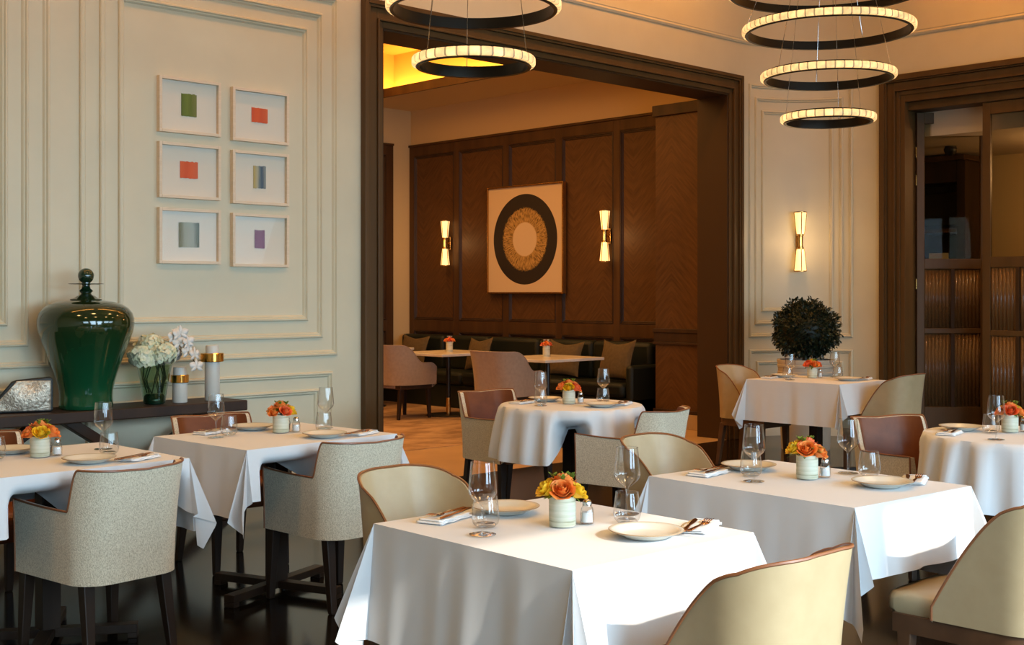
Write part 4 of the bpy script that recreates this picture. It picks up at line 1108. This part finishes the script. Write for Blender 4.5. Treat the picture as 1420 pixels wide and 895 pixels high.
# ================================================================== BUSH IN PLANTER
PR = .87
pb = thing('planter', 'round pale planter with banded rings by the curved corner', 'planter', (9.94, 6.38, 0))
prof = [(0, 0), (.25, 0), (.255, .01), (.285, .60), (.287, .70), (.293, .705), (.295, .725), (.289, .73), (.291, .765), (.297, .77), (.299, .79), (.293, .795), (.302, .83), (.300, .84), (.27, .84), (.26, .79), (0, .79)]
MB().lathe([(r * PR, z) for r, z in prof], 64).build('pot', M['planter'], pb, angle=40)
MB().lathe([(0, .802), (.262 * PR, .802)], 48).build('soil', M['soil'], pb)
tp = thing('topiary_bush', 'dense dark green ball bush growing in the pale planter', 'bush', (9.94, 6.38, .80))
MB().tube([(0, 0, .004), (.01, 0, .12), (0, .01, .30)], .03, 10).build('trunk', M['stem'], tp)
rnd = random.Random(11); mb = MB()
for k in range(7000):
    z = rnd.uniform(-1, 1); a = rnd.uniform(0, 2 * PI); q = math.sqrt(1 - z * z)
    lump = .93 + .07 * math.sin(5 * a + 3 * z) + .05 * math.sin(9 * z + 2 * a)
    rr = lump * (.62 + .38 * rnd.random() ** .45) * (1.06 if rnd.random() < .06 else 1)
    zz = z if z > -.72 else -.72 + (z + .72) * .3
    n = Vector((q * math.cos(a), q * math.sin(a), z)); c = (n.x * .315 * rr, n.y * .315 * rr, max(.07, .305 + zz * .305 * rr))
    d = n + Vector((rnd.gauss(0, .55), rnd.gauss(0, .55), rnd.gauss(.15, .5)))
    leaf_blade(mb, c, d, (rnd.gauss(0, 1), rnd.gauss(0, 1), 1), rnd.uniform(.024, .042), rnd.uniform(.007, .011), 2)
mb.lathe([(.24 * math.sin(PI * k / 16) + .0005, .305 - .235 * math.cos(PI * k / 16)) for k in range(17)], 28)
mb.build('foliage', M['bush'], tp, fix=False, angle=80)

# ================================================================== LIGHT
def area(name, loc, rot, sx, sy, power, col, spread=180):
    L = bpy.data.lights.new(name, 'AREA'); L.shape = 'RECTANGLE'; L.size = sx; L.size_y = sy; L.energy = power; L.color = col; L.spread = R(spread)
    o = bpy.data.objects.new(name, L); COL.objects.link(o); o.location = loc; o.rotation_euler = rot; return o
def point(name, loc, power, col, rad=.05):
    L = bpy.data.lights.new(name, 'POINT'); L.energy = power; L.color = col; L.shadow_soft_size = rad
    o = bpy.data.objects.new(name, L); COL.objects.link(o); o.location = loc; return o
sun = bpy.data.lights.new('sun', 'SUN'); sun.energy = 3.9; sun.angle = R(.6); sun.color = (1, .93, .80)
so = bpy.data.objects.new('sun', sun); COL.objects.link(so)
so.rotation_euler = Vector((.02, 1, -.5)).to_track_quat('-Z', 'Y').to_euler()
DAY = (.54, .80, 1.0)
for x, zc, h, w, p in ((1.85, 1.67, 2.6, 1.9, 95), (4.28, 1.54, 2.35, 1.8, 85), (7.0, 1.6, 2.5, 2.0, 85), (9.4, 1.6, 2.5, 2.0, 75), (-.9, 1.6, 2.5, 2.0, 85)):
    area('daylight', (x, WY + .03, zc), (R(60), 0, 0), w, h, p * 1.22, DAY, 130)
WARM = (1, .57, .20)
for x, y in ((.5, 1.2), (3.2, 1.2), (6.2, 1.2), (9.0, 1.2), (.5, 4.2), (3.2, 4.2), (6.2, 4.2), (9.0, 4.2)):
    area('ceiling_downlight', (x, y, CEIL - .03), (0, 0, 0), .5, .5, 24, WARM, 150)
# cove lamps washing the upper walls and ceiling
for x in (2.5, 5.5, 8.5): area('cove_lamp', (x, 6.6, CEIL - .06), (R(38), 0, 0), 2.6, .12, 21, (1, .40, .07))
for y in (.5, 3.5): area('cove_lamp', (10.5, y + 1, CEIL - .06), (R(38), 0, R(-90)), 2.6, .12, 17, (1, .36, .05))
# back room
area('tray_cove', (TX + .10, 10.5, SZ + .10), (R(180), 0, 0), .12, 5.0, 36, (1, .48, .10))
area('tray_cove', (6.5, CY - .65, SZ + .10), (R(180), 0, 0), 6.0, .08, 30, (1, .48, .10))
for x, y in ((7.0, 9.4), (9.3, 8.6), (9.3, 10.4), (9.3, 12.2), (7.0, 11.8)):
    area('back_room_downlight', (x, y, 4.0), (0, 0, 0), .3, .3, 7, (1, .58, .24), 130)
area('tray_glow', (6.8, 10.6, 4.58), (0, 0, 0), 6, 4.5, 190, (1, .47, .11))
point('sconce_glow', (BX - .30, 12.62, 2.14), 2.5, (1, .55, .2)); area('tray_glow', (6.8, 10.6, 4.58), (0, 0, 0), 6, 4.5, 190, (1, .47, .11))
point('sconce_glow', (BX - .30, 9.73, 2.14), 2.5, (1, .55, .2)); point('sconce_glow', (10.72, 6.88, 1.985), 2.0, (1, .62, .28))
point('vestibule_fill', (12.4, 4.6, 2.7), 30, (1, .58, .25), .1)  # added fill without a fixture, brightens the vestibule behind the door glass
wd = bpy.data.worlds.new('sky'); S.world = wd; wd.use_nodes = True
bg = wd.node_tree.nodes['Background']; bg.inputs[0].default_value = (.62, .80, 1, 1); bg.inputs[1].default_value = 1.6

# ================================================================== CAMERA
cd = bpy.data.cameras.new('camera'); cam = bpy.data.objects.new('camera', cd); COL.objects.link(cam); S.camera = cam
cd.sensor_fit = 'HORIZONTAL'; cd.sensor_width = 36; cd.lens = 36 * 1705 / 1420
cd.shift_y = -(447.5 - 408) / 1420; cd.clip_start = .05
cam.location = (0, 0, 1.45); fwd = Vector((.6930, .7207, 0)); cam.rotation_euler = fwd.to_track_quat('-Z', 'Y').to_euler()
S.view_settings.view_transform = 'Standard'; S.view_settings.look = 'None'; S.view_settings.gamma = 1; S.view_settings.use_curve_mapping = False
S.view_settings.exposure = 0.12
try:
    S.cycles.use_denoising = True; S.cycles.max_bounces = 7; S.cycles.transparent_max_bounces = 16; S.cycles.diffuse_bounces = 3; S.cycles.glossy_bounces = 3; S.cycles.use_adaptive_sampling = True; S.cycles.adaptive_threshold = .03
    S.cycles.caustics_reflective = False; S.cycles.caustics_refractive = False; S.cycles.sample_clamp_indirect = 6
except Exception: pass
